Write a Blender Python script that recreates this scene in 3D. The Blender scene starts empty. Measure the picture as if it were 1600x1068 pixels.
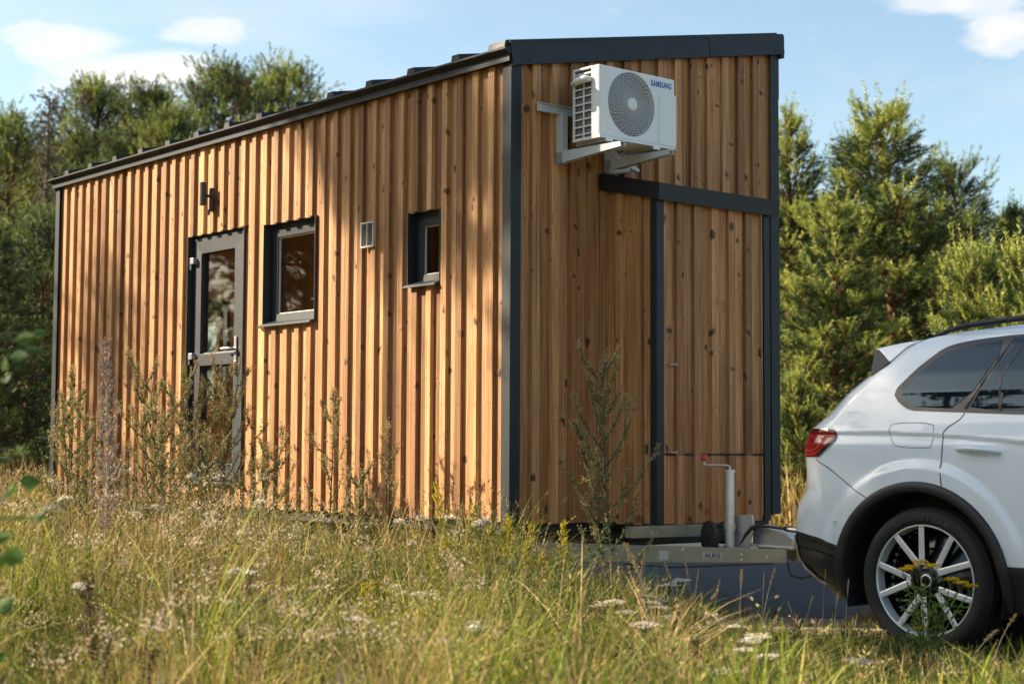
import bpy, bmesh, math, random
import numpy as np
from mathutils import Vector, Matrix
R = math.radians
sc = bpy.context.scene
COL = sc.collection
rng = np.random.default_rng(7)

# ------------------------------------------------------------------ materials
def nt(name):
    m = bpy.data.materials.new(name); m.use_nodes = True
    t = m.node_tree; t.nodes.clear()
    out = t.nodes.new('ShaderNodeOutputMaterial')
    return m, t, out
def N(t, kind, **kw):
    n = t.nodes.new(kind)
    for k, v in kw.items():
        if k.startswith('i_'):
            n.inputs[k[2:].replace('_', ' ')].default_value = v
        else: setattr(n, k, v)
    return n
def L(t, a, b): t.links.new(a, b)
def math_n(t, op, a, b=None, clamp=False):
    n = t.nodes.new('ShaderNodeMath'); n.operation = op; n.use_clamp = clamp
    for i, v in enumerate((a, b)):
        if v is None: continue
        if isinstance(v, (int, float)): n.inputs[i].default_value = v
        else: L(t, v, n.inputs[i])
    return n.outputs[0]
def vmath(t, op, a, b=None):
    n = t.nodes.new('ShaderNodeVectorMath'); n.operation = op
    for i, v in enumerate((a, b)):
        if v is None: continue
        if isinstance(v, (tuple, list)): n.inputs[i].default_value = v
        else: L(t, v, n.inputs[i])
    return n.outputs[0]
def ramp(t, fac, stops, interp='LINEAR'):
    n = t.nodes.new('ShaderNodeValToRGB'); n.color_ramp.interpolation = interp
    e = n.color_ramp.elements
    while len(e) < len(stops): e.new(0.5)
    for i, (p, c) in enumerate(stops):
        e[i].position = p; e[i].color = (*c, 1) if len(c) == 3 else c
    L(t, fac, n.inputs[0]); return n.outputs[0]
def mixc(t, fac, a, b, mode='MIX'):
    n = t.nodes.new('ShaderNodeMix'); n.data_type = 'RGBA'; n.blend_type = mode
    for sock, v in ((n.inputs[0], fac), (n.inputs[6], a), (n.inputs[7], b)):
        if isinstance(v, (int, float)): sock.default_value = v
        elif isinstance(v, (tuple, list)): sock.default_value = (*v, 1) if len(v) == 3 else v
        else: L(t, v, sock)
    return n.outputs[2]
def noise(t, vec, scale, detail=3, rough=.55, dist=0):
    n = N(t, 'ShaderNodeTexNoise'); n.inputs['Scale'].default_value = scale
    n.inputs['Detail'].default_value = detail; n.inputs['Roughness'].default_value = rough
    n.inputs['Distortion'].default_value = dist
    if vec is not None: L(t, vec, n.inputs['Vector'])
    return n.outputs['Fac']
def objco(t): return N(t, 'ShaderNodeTexCoord').outputs['Object']
def attr(t, name='rnd'): return N(t, 'ShaderNodeAttribute', attribute_name=name).outputs['Fac']
def bump(t, h, strength=.3, dist=.01):
    n = N(t, 'ShaderNodeBump'); n.inputs['Strength'].default_value = strength
    n.inputs['Distance'].default_value = dist; L(t, h, n.inputs['Height']); return n.outputs[0]
def pbsdf(t, out, color=None, rough=.5, metal=0, spec=.5, coat=0, normal=None):
    p = N(t, 'ShaderNodeBsdfPrincipled')
    for nm, v in (('Base Color', color), ('Roughness', rough), ('Metallic', metal), ('Specular IOR Level', spec), ('Coat Weight', coat)):
        if v is None: continue
        if isinstance(v, (tuple, list)): p.inputs[nm].default_value = (*v, 1)
        elif isinstance(v, (int, float)): p.inputs[nm].default_value = v
        else: L(t, v, p.inputs[nm])
    if normal is not None: L(t, normal, p.inputs['Normal'])
    L(t, p.outputs[0], out.inputs[0]); return p
def simple(name, color, rough=.5, metal=0, spec=.5, coat=0, var=.12, vs=8., bumpy=0):
    m, t, out = nt(name); co = objco(t)
    n1 = noise(t, co, vs, 5)
    c = mixc(t, n1, tuple(x * (1 - var) for x in color), tuple(min(1, x * (1 + var)) for x in color))
    r = math_n(t, 'ADD', math_n(t, 'MULTIPLY', noise(t, co, vs * 4, 4), .16), rough - .08)
    nm = bump(t, noise(t, co, vs * 12, 3), bumpy, .002) if bumpy else None
    pbsdf(t, out, c, r, metal, spec, coat, nm); return m

def wood_material(name, dark, mid, light, knot, kscale=6.6, few=.34):
    m, t, out = nt(name); co = objco(t); a = attr(t)
    off = N(t, 'ShaderNodeCombineXYZ')
    L(t, math_n(t, 'MULTIPLY', a, 13.), off.inputs[0]); L(t, math_n(t, 'MULTIPLY', a, 9.), off.inputs[1]); L(t, math_n(t, 'MULTIPLY', a, 41.), off.inputs[2])
    p = vmath(t, 'ADD', co, off.outputs[0])
    # knots: isotropic cells, distorted
    vk = N(t, 'ShaderNodeTexVoronoi'); vk.inputs['Scale'].default_value = kscale; vk.inputs['Randomness'].default_value = 1
    wob = N(t, 'ShaderNodeTexNoise'); wob.inputs['Scale'].default_value = 13; L(t, p, wob.inputs['Vector'])
    wv = vmath(t, 'MULTIPLY', vmath(t, 'SUBTRACT', wob.outputs['Color'], (.5, .5, .5)), (.085, .085, .10))
    L(t, vmath(t, 'ADD', p, wv), vk.inputs['Vector'])
    kd = vk.outputs['Distance']
    kn = ramp(t, kd, [(0, (1, 1, 1)), (.11, (.95, .95, .95)), (.19, (0, 0, 0))])
    sc_ = N(t, 'ShaderNodeSeparateXYZ'); L(t, vk.outputs['Color'], sc_.inputs[0])
    pick = ramp(t, sc_.outputs[0], [(few, (0, 0, 0)), (few + .12, (1, 1, 1))]); kn = math_n(t, 'MULTIPLY', kn, pick)
    halo = ramp(t, kd, [(0, (1, 1, 1)), (.33, (0, 0, 0))])
    # grain bends around the knots
    g = vmath(t, 'MULTIPLY', p, (70, 70, 1.6))
    hb = math_n(t, 'MULTIPLY', halo, 1.6)
    cb = N(t, 'ShaderNodeCombineXYZ'); L(t, hb, cb.inputs[0]); L(t, hb, cb.inputs[1])
    g = vmath(t, 'ADD', g, cb.outputs[0])
    gr = noise(t, g, 1.0, 4, .6, .4)
    gr2 = noise(t, vmath(t, 'MULTIPLY', p, (260, 260, 4)), 1.0, 2, .5)
    big = noise(t, vmath(t, 'MULTIPLY', p, (5, 5, .5)), 1.0, 2)
    f = math_n(t, 'ADD', math_n(t, 'MULTIPLY', gr, .55), math_n(t, 'MULTIPLY', gr2, .2))
    f = math_n(t, 'ADD', f, math_n(t, 'MULTIPLY', big, .25))
    c = ramp(t, f, [(.33, dark), (.5, mid), (.66, light)])
    tone = ramp(t, a, [(0, (.46, .39, .33)), (.28, (.82, .76, .70)), (.75, (1.08, 1.07, 1.04)), (1, (1.30, 1.30, 1.28))])
    c = mixc(t, 1, c, tone, 'MULTIPLY')
    c = mixc(t, math_n(t, 'MULTIPLY', halo, .35), c, mid)
    c = mixc(t, math_n(t, 'MULTIPLY', kn, .9), c, knot)
    # weather streaks
    st = ramp(t, noise(t, vmath(t, 'MULTIPLY', co, (9, 9, .35)), 1, 3), [(.42, (1, 1, 1)), (.7, (.8, .78, .76))])
    c = mixc(t, 1, c, st, 'MULTIPLY')
    pbsdf(t, out, c, .62, 0, .35, 0, bump(t, f, .35, .003)); return m

M = {}
M['wood'] = wood_material('thermowood', (.185, .078, .028), (.40, .208, .086), (.63, .385, .185), (.040, .017, .009))
M['wood_knotty'] = wood_material('knotty_thermowood', (.20, .078, .027), (.43, .208, .082), (.66, .375, .165), (.034, .014, .008), 6.4, .10)
M['metal_dark'] = simple('anthracite_sheet_metal', (.004, .009, .014), .55, 0, .45, 0, .12, 3, .05)
M['metal_black'] = simple('black_sheet_metal', (.012, .014, .016), .55, 0, .4, 0, .15, 3)
M['frame'] = simple('anthracite_window_frame', (.010, .013, .017), .50, 0, .7, 0, .1, 6, .08)
M['screw'] = simple('screw_head', (.04, .03, .025), .5, .6)
M['white_plastic'] = simple('white_enamel', (.74, .74, .72), .38, 0, .5, 0, .04, 5)
M['grey_fin'] = simple('condenser_fin', (.23, .24, .24), .5, .5, .5, 0, .2, 60)
M['fan_dark'] = simple('fan_shadow_grey', (.022, .022, .024), .6)
M['grille'] = simple('grille_grey', (.55, .55, .55), .45)
M['blue_text'] = simple('blue_print', (.01, .10, .42), .5)
M['zinc'] = simple('galvanised_steel', (.52, .53, .52), .42, .75, .5, 0, .25, 14, .1)
M['zinc_yellow'] = simple('passivated_steel', (.30, .285, .215), .5, .6, .5, 0, .35, 8, .06)
M['bracket'] = simple('powder_white_steel', (.58, .60, .60), .4, .1, .5, 0, .08, 9)
M['vent'] = simple('vent_plastic', (.42, .38, .33), .55)
M['lamp'] = simple('lamp_metal', (.035, .038, .042), .42, .3)
M['steel'] = simple('brushed_steel', (.50, .51, .52), .35, .8)
M['rubber'] = simple('tyre_rubber', (.018, .017, .016), .75, 0, .35, 0, .25, 20, .2)
M['tyre_mark'] = simple('tyre_lettering', (.036, .036, .038), .6)
M['black_plastic'] = simple('black_plastic', (.020, .020, .021), .5, 0, .45, 0, .15, 30, .15)
M['red_plastic'] = simple('red_plastic', (.42, .02, .02), .4)
M['white_paint'] = None
M['alloy'] = simple('machined_alloy', (.70, .70, .70), .32, .35, .5, 0, .06)
M['black_gloss'] = simple('black_gloss', (.008, .008, .009), .15, 0, .5)
M['chrome_dark'] = simple('window_trim', (.06, .055, .055), .35, .4)
M['skid'] = simple('silver_plastic', (.42, .36, .32), .4, .2)
M['interior'] = simple('interior_spruce', (.72, .47, .27), .6, 0, .3, 0, .2, 4)
M['label'] = simple('white_sticker', (.40, .40, .38), .5)
M['dark_under'] = simple('chassis_black', (.02, .02, .02), .7)

def glass_material(name, tint, refl, boost=1.0):
    m, t, out = nt(name)
    lw = N(t, 'ShaderNodeLayerWeight'); lw.inputs['Blend'].default_value = .5
    fr = math_n(t, 'ADD', math_n(t, 'MULTIPLY', math_n(t, 'POWER', lw.outputs['Facing'], 5.), .9), refl)
    tr = N(t, 'ShaderNodeBsdfTransparent'); tr.inputs[0].default_value = (*tint, 1)
    gl = N(t, 'ShaderNodeBsdfGlossy'); gl.inputs['Roughness'].default_value = .012
    mx = N(t, 'ShaderNodeMixShader'); L(t, fr, mx.inputs[0]); L(t, tr.outputs[0], mx.inputs[1]); L(t, gl.outputs[0], mx.inputs[2])
    L(t, mx.outputs[0], out.inputs[0]); return m
M['glass'] = glass_material('window_glass', (.90, .91, .89), .055)

def car_paint():
    m, t, out = nt('white_car_paint'); co = objco(t)
    c = mixc(t, noise(t, co, 3, 3), (.665, .72, .775), (.705, .755, .805))
    dirt = ramp(t, N_sepz(t, co), [(.25, (.86, .84, .80)), (.6, (1, 1, 1))])
    c = mixc(t, 1, c, dirt, 'MULTIPLY')
    p = pbsdf(t, out, c, .28, 0, .5, 1.0); p.inputs['Coat Roughness'].default_value = .02
    return m
def N_sepz(t, co):
    s = N(t, 'ShaderNodeSeparateXYZ'); L(t, co, s.inputs[0]); return s.outputs[2]
M['white_paint'] = car_paint()
def tinted():
    m, t, out = nt('tinted_car_glass')
    p = N(t, 'ShaderNodeBsdfPrincipled'); p.inputs['Base Color'].default_value = (.006, .010, .014, 1); p.inputs['Roughness'].default_value = .02
    g = N(t, 'ShaderNodeBsdfGlossy'); g.inputs['Roughness'].default_value = .012; g.inputs[0].default_value = (.50, .74, .95, 1); p.inputs['Specular IOR Level'].default_value = .1
    lw = N(t, 'ShaderNodeFresnel'); lw.inputs['IOR'].default_value = 1.5
    mx = N(t, 'ShaderNodeMixShader'); L(t, lw.outputs[0], mx.inputs[0]); L(t, p.outputs[0], mx.inputs[1]); L(t, g.outputs[0], mx.inputs[2])
    L(t, mx.outputs[0], out.inputs[0]); return m
M['car_glass'] = tinted()
def tail_mat():
    m, t, out = nt('red_tail_lamp'); co = objco(t)
    w = noise(t, vmath(t, 'MULTIPLY', co, (10, 10, 60)), 1, 2)
    c = ramp(t, w, [(.35, (.16, .004, .006)), (.6, (.42, .010, .014))])
    pbsdf(t, out, c, .12, 0, .6, .6); return m
M['tail'] = tail_mat()

def leaf_material(name, stops, trans=.35, rough=.6, patch=None, spec=.25):
    """foliage: colour by a value stored per leaf or blade, part of the light passes through"""
    m, t, out = nt(name); a = attr(t)
    c = ramp(t, a, stops)
    if patch:
        co = N(t, 'ShaderNodeNewGeometry').outputs['Position']
        f = ramp(t, noise(t, co, patch[0], 3), [(.40, (0, 0, 0)), (.62, (1, 1, 1))])
        c = mixc(t, math_n(t, 'MULTIPLY', f, patch[2]), c, patch[1])
    p = N(t, 'ShaderNodeBsdfPrincipled'); L(t, c, p.inputs['Base Color']); p.inputs['Roughness'].default_value = rough
    p.inputs['Specular IOR Level'].default_value = spec
    tr = N(t, 'ShaderNodeBsdfTranslucent'); L(t, mixc(t, .5, c, mixc(t, 1, c, (1.25, 1.2, .7), 'MULTIPLY')), tr.inputs[0])
    mx = N(t, 'ShaderNodeMixShader'); mx.inputs[0].default_value = trans
    L(t, p.outputs[0], mx.inputs[1]); L(t, tr.outputs[0], mx.inputs[2]); L(t, mx.outputs[0], out.inputs[0]); return m
M['grass'] = leaf_material('green_grass', [(0, (.022, .044, .008)), (.3, (.085, .145, .014)), (.55, (.29, .35, .034)), (.75, (.52, .46, .085)), (1, (.60, .45, .17))], .24)
M['straw'] = leaf_material('dry_straw', [(0, (.14, .085, .036)), (.4, (.36, .235, .09)), (.75, (.54, .385, .17)), (1, (.68, .51, .29))], .2)
M['herb'] = leaf_material('meadow_herb', [(0, (.022, .030, .010)), (.3, (.07, .085, .022)), (.7, (.31, .29, .075)), (.88, (.45, .345, .13)), (1, (.10, .05, .025))], .2)
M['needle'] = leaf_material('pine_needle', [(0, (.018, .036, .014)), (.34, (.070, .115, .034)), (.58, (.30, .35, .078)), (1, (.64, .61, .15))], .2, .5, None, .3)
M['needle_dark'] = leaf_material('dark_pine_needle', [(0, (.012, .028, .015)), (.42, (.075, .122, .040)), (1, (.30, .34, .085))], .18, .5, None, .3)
M['needle_brown'] = leaf_material('thin_spruce_needle', [(0, (.05, .05, .025)), (.5, (.10, .085, .045)), (1, (.17, .13, .08))], .2)
M['bark'] = simple('pine_bark', (.13, .062, .034), .85, 0, .2, 0, .45, 6)
M['bark_grey'] = simple('grey_bark', (.13, .105, .085), .85, 0, .2, 0, .4, 6)
M['stem'] = simple('weed_stem', (.10, .075, .045), .7, 0, .3, 0, .3, 20)
M['stem_green'] = simple('green_stem', (.11, .13, .05), .7, 0, .3, 0, .3, 20)
M['stem_pale'] = simple('pale_dry_stem', (.42, .33, .24), .7, 0, .3, 0, .2, 20)
M['mug_leaf'] = leaf_material('mugwort_leaf', [(0, (.045, .075, .028)), (.6, (.10, .14, .05)), (1, (.19, .21, .09))], .3)
M['mug_bud'] = leaf_material('mugwort_bud', [(0, (.20, .155, .07)), (.5, (.34, .265, .12)), (1, (.48, .37, .19))], .25)
M['bugloss'] = leaf_material('bugloss_spike', [(0, (.19, .15, .13)), (.6, (.30, .24, .22)), (.93, (.36, .29, .27)), (1, (.26, .20, .40))], .25)
M['yarrow'] = leaf_material('yarrow_umbel', [(0, (.50, .42, .33)), (.5, (.66, .60, .52)), (1, (.76, .73, .68))], .2)
M['tansy'] = leaf_material('yellow_blossom', [(0, (.55, .30, .010)), (.5, (.75, .46, .012)), (1, (.82, .58, .03))], .15)
M['rod'] = leaf_material('yellow_weed', [(0, (.20, .20, .02)), (.5, (.42, .36, .03)), (1, (.58, .47, .04))], .4)
M['dock'] = leaf_material('dock_seed', [(0, (.035, .016, .009)), (1, (.11, .05, .026))], .1)
M['tansy_leaf'] = leaf_material('tansy_leaf', [(0, (.08, .14, .025)), (1, (.24, .33, .055))], .35)
M['bright_leaf'] = leaf_material('broad_green_leaf', [(0, (.035, .085, .022)), (1, (.10, .18, .025))], .4)
M['fluff'] = leaf_material('seed_fluff', [(0, (.42, .32, .25)), (1, (.66, .55, .46))], .35)

def ground_mat():
    m, t, out = nt('meadow_soil'); co = objco(t)
    n1 = noise(t, co, .6, 5); n2 = noise(t, co, 9, 5)
    c = ramp(t, math_n(t, 'ADD', math_n(t, 'MULTIPLY', n1, .6), math_n(t, 'MULTIPLY', n2, .4)), [(.35, (.045, .040, .018)), (.5, (.10, .085, .035)), (.65, (.19, .15, .065))])
    pbsdf(t, out, c, .95, 0, .1, 0, bump(t, n2, .6, .03)); return m
M['ground'] = ground_mat()
def asphalt():
    m, t, out = nt('asphalt'); co = objco(t)
    n = noise(t, co, 240, 3); n1 = noise(t, co, 1.2, 4)
    n = math_n(t, 'POWER', n, 2.2); c = mixc(t, n, (.010, .014, .020), (.16, .17, .185)); c = mixc(t, math_n(t, 'MULTIPLY', n1, .3), c, (.026, .032, .042))
    pbsdf(t, out, c, .8, 0, .3, 0, bump(t, n, .5, .004)); return m
M['asphalt'] = asphalt()
def sandm():
    m, t, out = nt('verge_sand'); co = objco(t)
    n = noise(t, co, 90, 5); n1 = noise(t, co, 4, 5)
    c = mixc(t, n, (.22, .165, .115), (.46, .36, .27)); c = mixc(t, math_n(t, 'MULTIPLY', n1, .5), c, (.24, .18, .12))
    pbsdf(t, out, c, .95, 0, .1, 0, bump(t, n, .8, .01)); return m
M['sand'] = sandm()

# ------------------------------------------------------------------ mesh helpers
class MB:
    """collects shapes and links them as ONE mesh object"""
    def __init__(s): s.v = []; s.f = []; s.m = []; s.r = []
    def add(s, vs, fs, m=0, r=.5):
        o = len(s.v); s.v += [tuple(float(c) for c in v) for v in vs]
        for f in fs: s.f.append(tuple(i + o for i in f)); s.m.append(m); s.r.append(r)
        return s
    def box(s, x0, x1, y0, y1, z0, z1, m=0, r=.5):
        v = [(x, y, z) for z in (z0, z1) for y in (y0, y1) for x in (x0, x1)]
        return s.add(v, [(0, 2, 3, 1), (4, 5, 7, 6), (0, 1, 5, 4), (2, 6, 7, 3), (0, 4, 6, 2), (1, 3, 7, 5)], m, r)
    def prism(s, poly, a, b, fn, m=0, r=.5):
        """poly of 2-D points swept from a to b; fn(u, v, w) gives the 3-D point"""
        n = len(poly)
        v = [fn(u, w, a) for u, w in poly] + [fn(u, w, b) for u, w in poly]
        f = [tuple(range(n))[::-1], tuple(range(n, 2 * n))] + [(i, (i + 1) % n, n + (i + 1) % n, n + i) for i in range(n)]
        return s.add(v, f, m, r)
    def tube(s, pts, rad, n=8, m=0, r=.5, cap=True, squash=None):
        pts = [Vector(p) for p in pts]
        rad = rad if isinstance(rad, (list, tuple)) else [rad] * len(pts)
        v = []; f = []
        up = None
        for i, p in enumerate(pts):
            d = (pts[min(i + 1, len(pts) - 1)] - pts[max(i - 1, 0)]).normalized()
            if up is None:
                up = Vector((0, 0, 1)) if abs(d.z) < .9 else Vector((1, 0, 0))
            x = d.cross(up).normalized(); y = x.cross(d).normalized(); up = y
            for k in range(n):
                a = 2 * math.pi * k / n
                v.append(p + x * math.cos(a) * rad[i] + y * math.sin(a) * rad[i] * (squash or 1))
        for i in range(len(pts) - 1):
            for k in range(n):
                f.append((i * n + k, i * n + (k + 1) % n, (i + 1) * n + (k + 1) % n, (i + 1) * n + k))
        if cap: f.append(tuple(range(n))[::-1]); f.append(tuple(range((len(pts) - 1) * n, len(pts) * n)))
        return s.add(v, f, m, r)
    def lathe(s, prof, n, fn, m=0, r=.5, closed=True):
        """prof: list of (radius, axial); fn(x, y, a) maps"""
        v = []; f = []; k = len(prof)
        for i in range(n):
            a = 2 * math.pi * i / n
            for (q, ax) in prof: v.append(fn(q * math.cos(a), q * math.sin(a), ax))
        for i in range(n):
            j = (i + 1) % n
            for q in range(k - 1): f.append((i * k + q, i * k + q + 1, j * k + q + 1, j * k + q))
        return s.add(v, f, m, r)
    def build(s, name, mats, parent=None, smooth=False, bevel=0):
        me = bpy.data.meshes.new(name); me.from_pydata(s.v, [], s.f)
        for m in (mats if isinstance(mats, (list, tuple)) else [mats]): me.materials.append(m)
        me.polygons.foreach_set('material_index', s.m)
        at = me.attributes.new('rnd', 'FLOAT', 'FACE'); at.data.foreach_set('value', s.r)
        if smooth: me.polygons.foreach_set('use_smooth', [True] * len(s.f))
        me.update()
        o = link(name, me, parent)
        if bevel:
            b = o.modifiers.new('edge', 'BEVEL'); b.width = bevel; b.segments = 2; b.limit_method = 'ANGLE'; b.angle_limit = R(40)
        return o
def link(name, me, parent=None):
    o = bpy.data.objects.new(name, me); COL.objects.link(o)
    if parent: o.parent = parent
    return o
def tri_mesh(name, V, F, rnd, mats, fm=None, smooth=False):
    V = np.asarray(V, np.float32); F = np.asarray(F, np.int32)
    me = bpy.data.meshes.new(name)
    me.vertices.add(len(V)); me.vertices.foreach_set('co', V.ravel())
    me.loops.add(F.size); me.loops.foreach_set('vertex_index', F.ravel())
    me.polygons.add(len(F)); me.polygons.foreach_set('loop_start', np.arange(0, F.size, 3, dtype=np.int32))
    for m in (mats if isinstance(mats, (list, tuple)) else [mats]): me.materials.append(m)
    if fm is not None: me.polygons.foreach_set('material_index', np.asarray(fm, np.int32))
    if smooth: me.polygons.foreach_set('use_smooth', np.ones(len(F), bool))
    at = me.attributes.new('rnd', 'FLOAT', 'POINT'); at.data.foreach_set('value', np.asarray(rnd, np.float32))
    me.update(calc_edges=True); me.validate(); return me
def tag(o, label=None, cat=None, group=None, kind=None):
    for k, v in (('label', label), ('category', cat), ('group', group), ('kind', kind)):
        if v: o[k] = v
    return o
def empty(name, loc, rz=0, label=None, cat=None, group=None):
    o = bpy.data.objects.new(name, None); COL.objects.link(o); o.location = loc; o.rotation_euler = (0, 0, rz)
    o.empty_display_size = .2
    return tag(o, label, cat, group)
def copy_tree(o, parent=None):
    c = o.copy(); COL.objects.link(c); c.parent = parent
    for ch in list(o.children): copy_tree(ch, c)
    return c
def text_geo(txt, size, bold=0):
    cu = bpy.data.curves.new('lettering', 'FONT'); cu.body = txt; cu.size = size; cu.offset = bold; cu.space_character = 1.14; cu.resolution_u = 3
    o = bpy.data.objects.new('lettering', cu); COL.objects.link(o)
    dg = bpy.context.evaluated_depsgraph_get(); me = bpy.data.meshes.new_from_object(o.evaluated_get(dg))
    v = [tuple(p.co) for p in me.vertices]; f = [tuple(p.vertices) for p in me.polygons]
    bpy.data.objects.remove(o); bpy.data.curves.remove(cu); bpy.data.meshes.remove(me)
    x0 = min(p[0] for p in v); x1 = max(p[0] for p in v)
    return [(p[0] - x0, p[1]) for p in v], f, x1 - x0

# ------------------------------------------------------------------ camera
FPX, PITCH, ROLL, CAMH = 2515.1, 3.763, .2987, 1.05
cd = bpy.data.cameras.new('camera'); cam = bpy.data.objects.new('camera', cd); COL.objects.link(cam)
cd.sensor_width = 36; cd.lens = 36 * FPX / 1600; cd.clip_end = 2000; cd.clip_start = .05
p_, r_ = R(PITCH), R(ROLL)
fw = Vector((0, math.cos(p_), math.sin(p_))); rt = Vector((1, 0, 0)); up = rt.cross(fw)
rt2 = rt * math.cos(r_) + up * math.sin(r_); up2 = up * math.cos(r_) - rt * math.sin(r_)
mw = Matrix((rt2, up2, -fw)).transposed().to_4x4(); mw.translation = (0, 0, CAMH); cam.matrix_world = mw
cd.dof.use_dof = True; cd.dof.focus_distance = 10.3; cd.dof.aperture_fstop = 2.8
sc.camera = cam
def at(px, py, Y):
    """the point of the world at depth Y that lies on a given bearing"""
    d = fw * FPX + rt2 * (px - 800) + up2 * (534 - py)
    t = Y / d.y
    return Vector((d.x * t, Y, CAMH + d.z * t))

# ------------------------------------------------------------------ light
SUN = Vector((-1.474, .192, .90)).normalized()
sl = bpy.data.lights.new('sun', 'SUN'); so = bpy.data.objects.new('sun', sl); COL.objects.link(so)
sl.energy = 5.0; sl.angle = R(.53); sl.color = (1, .85, .64)
so.rotation_euler = (-SUN).to_track_quat('-Z', 'Y').to_euler()
w = bpy.data.worlds.new('World'); sc.world = w; w.use_nodes = True
t = w.node_tree; t.nodes.clear()
out = t.nodes.new('ShaderNodeOutputWorld'); bg = t.nodes.new('ShaderNodeBackground')
sky = t.nodes.new('ShaderNodeTexSky'); sky.sky_type = 'NISHITA'; sky.sun_disc = False
sky.sun_elevation = math.asin(SUN.z); sky.sun_rotation = math.atan2(SUN.x, SUN.y)
sky.air_density = 1.0; sky.dust_density = 1.6; sky.ozone_density = 1.2
gen = N(t, 'ShaderNodeTexCoord').outputs['Generated']
sx = N(t, 'ShaderNodeSeparateXYZ'); L(t, gen, sx.inputs[0])
yy = math_n(t, 'MAXIMUM', math_n(t, 'ABSOLUTE', sx.outputs[1]), .05)
az = math_n(t, 'DIVIDE', sx.outputs[0], yy); el = math_n(t, 'DIVIDE', sx.outputs[2], yy)
front = math_n(t, 'GREATER_THAN', sx.outputs[1], 0.)
n1 = noise(t, vmath(t, 'MULTIPLY', gen, (1, 1, 2.6)), 14, 7, .6, .3)
n2 = noise(t, vmath(t, 'MULTIPLY', gen, (1, 1, 3.2)), 3.2, 6, .6, .2)
dens = None
for (px, py, a, b, s) in [(215, 114, .052, .014, 1.0), (315, 45, .030, .010, .75), (105, 72, .040, .014, .75), (20, 50, .03, .012, .5), (330, 92, .014, .006, .45), (395, 135, .02, .008, .6),
                          (1500, 6, .050, .014, .85), (1565, 42, .026, .014, .9), (1440, 14, .03, .012, .6), (1420, 240, .02, .01, .18), (900, -160, .2, .03, .7), (200, -220, .2, .03, .7)]:
    d = at(px, py, 1.) - Vector((0, 0, CAMH)); u0, v0 = d.x, d.z
    ex = math_n(t, 'POWER', math_n(t, 'DIVIDE', math_n(t, 'SUBTRACT', az, u0), a), 2)
    ey = math_n(t, 'POWER', math_n(t, 'DIVIDE', math_n(t, 'SUBTRACT', el, v0), b), 2)
    g = math_n(t, 'MULTIPLY', math_n(t, 'EXPONENT', math_n(t, 'MULTIPLY', math_n(t, 'ADD', ex, ey), -1)), s)
    dens = g if dens is None else math_n(t, 'MAXIMUM', dens, g)
dens = math_n(t, 'MULTIPLY', dens, front)
dens = math_n(t, 'ADD', dens, math_n(t, 'MULTIPLY', math_n(t, 'SUBTRACT', n1, .5), 1.8))
c1 = ramp(t, dens, [(.20, (0, 0, 0)), (.55, (.62, .62, .62)), (.95, (1, 1, 1))], 'EASE')
thin = ramp(t, n2, [(.48, (0, 0, 0)), (.75, (.34, .34, .34))])
cl = math_n(t, 'MAXIMUM', c1, thin)
skyc = mixc(t, 1, sky.outputs[0], (1.08, 1.10, 1.02), 'MULTIPLY')
mx = mixc(t, cl, skyc, (5.0, 4.9, 4.7))
L(t, mx, bg.inputs[0]); bg.inputs[1].default_value = .080
L(t, bg.outputs[0], out.inputs[0])
sc.view_settings.view_transform = 'Standard'; sc.view_settings.look = 'None'; sc.view_settings.exposure = 1.48; sc.view_settings.gamma = 1
sc.cycles.max_bounces = 8; sc.cycles.transparent_max_bounces = 12; sc.cycles.diffuse_bounces = 3; sc.cycles.glossy_bounces = 4
sc.cycles.use_denoising = True
# ------------------------------------------------------------------ tiny house (local frame: x along the end wall, y back along the long wall)
HO = Vector((-.0125, 9.832, 0)); HY = .698472
W, LEN, ZB, ZE = 2.5, 6.59, .597, 3.47
house = empty('tiny_house', HO, HY, 'timber clad tiny house with anthracite trims standing on the trailer', 'tiny house')
rr = random.Random(3)
SL = .478 / 2.53                              # roof pitch across the width
def rz(x): return 3.46 + SL * x

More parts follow.
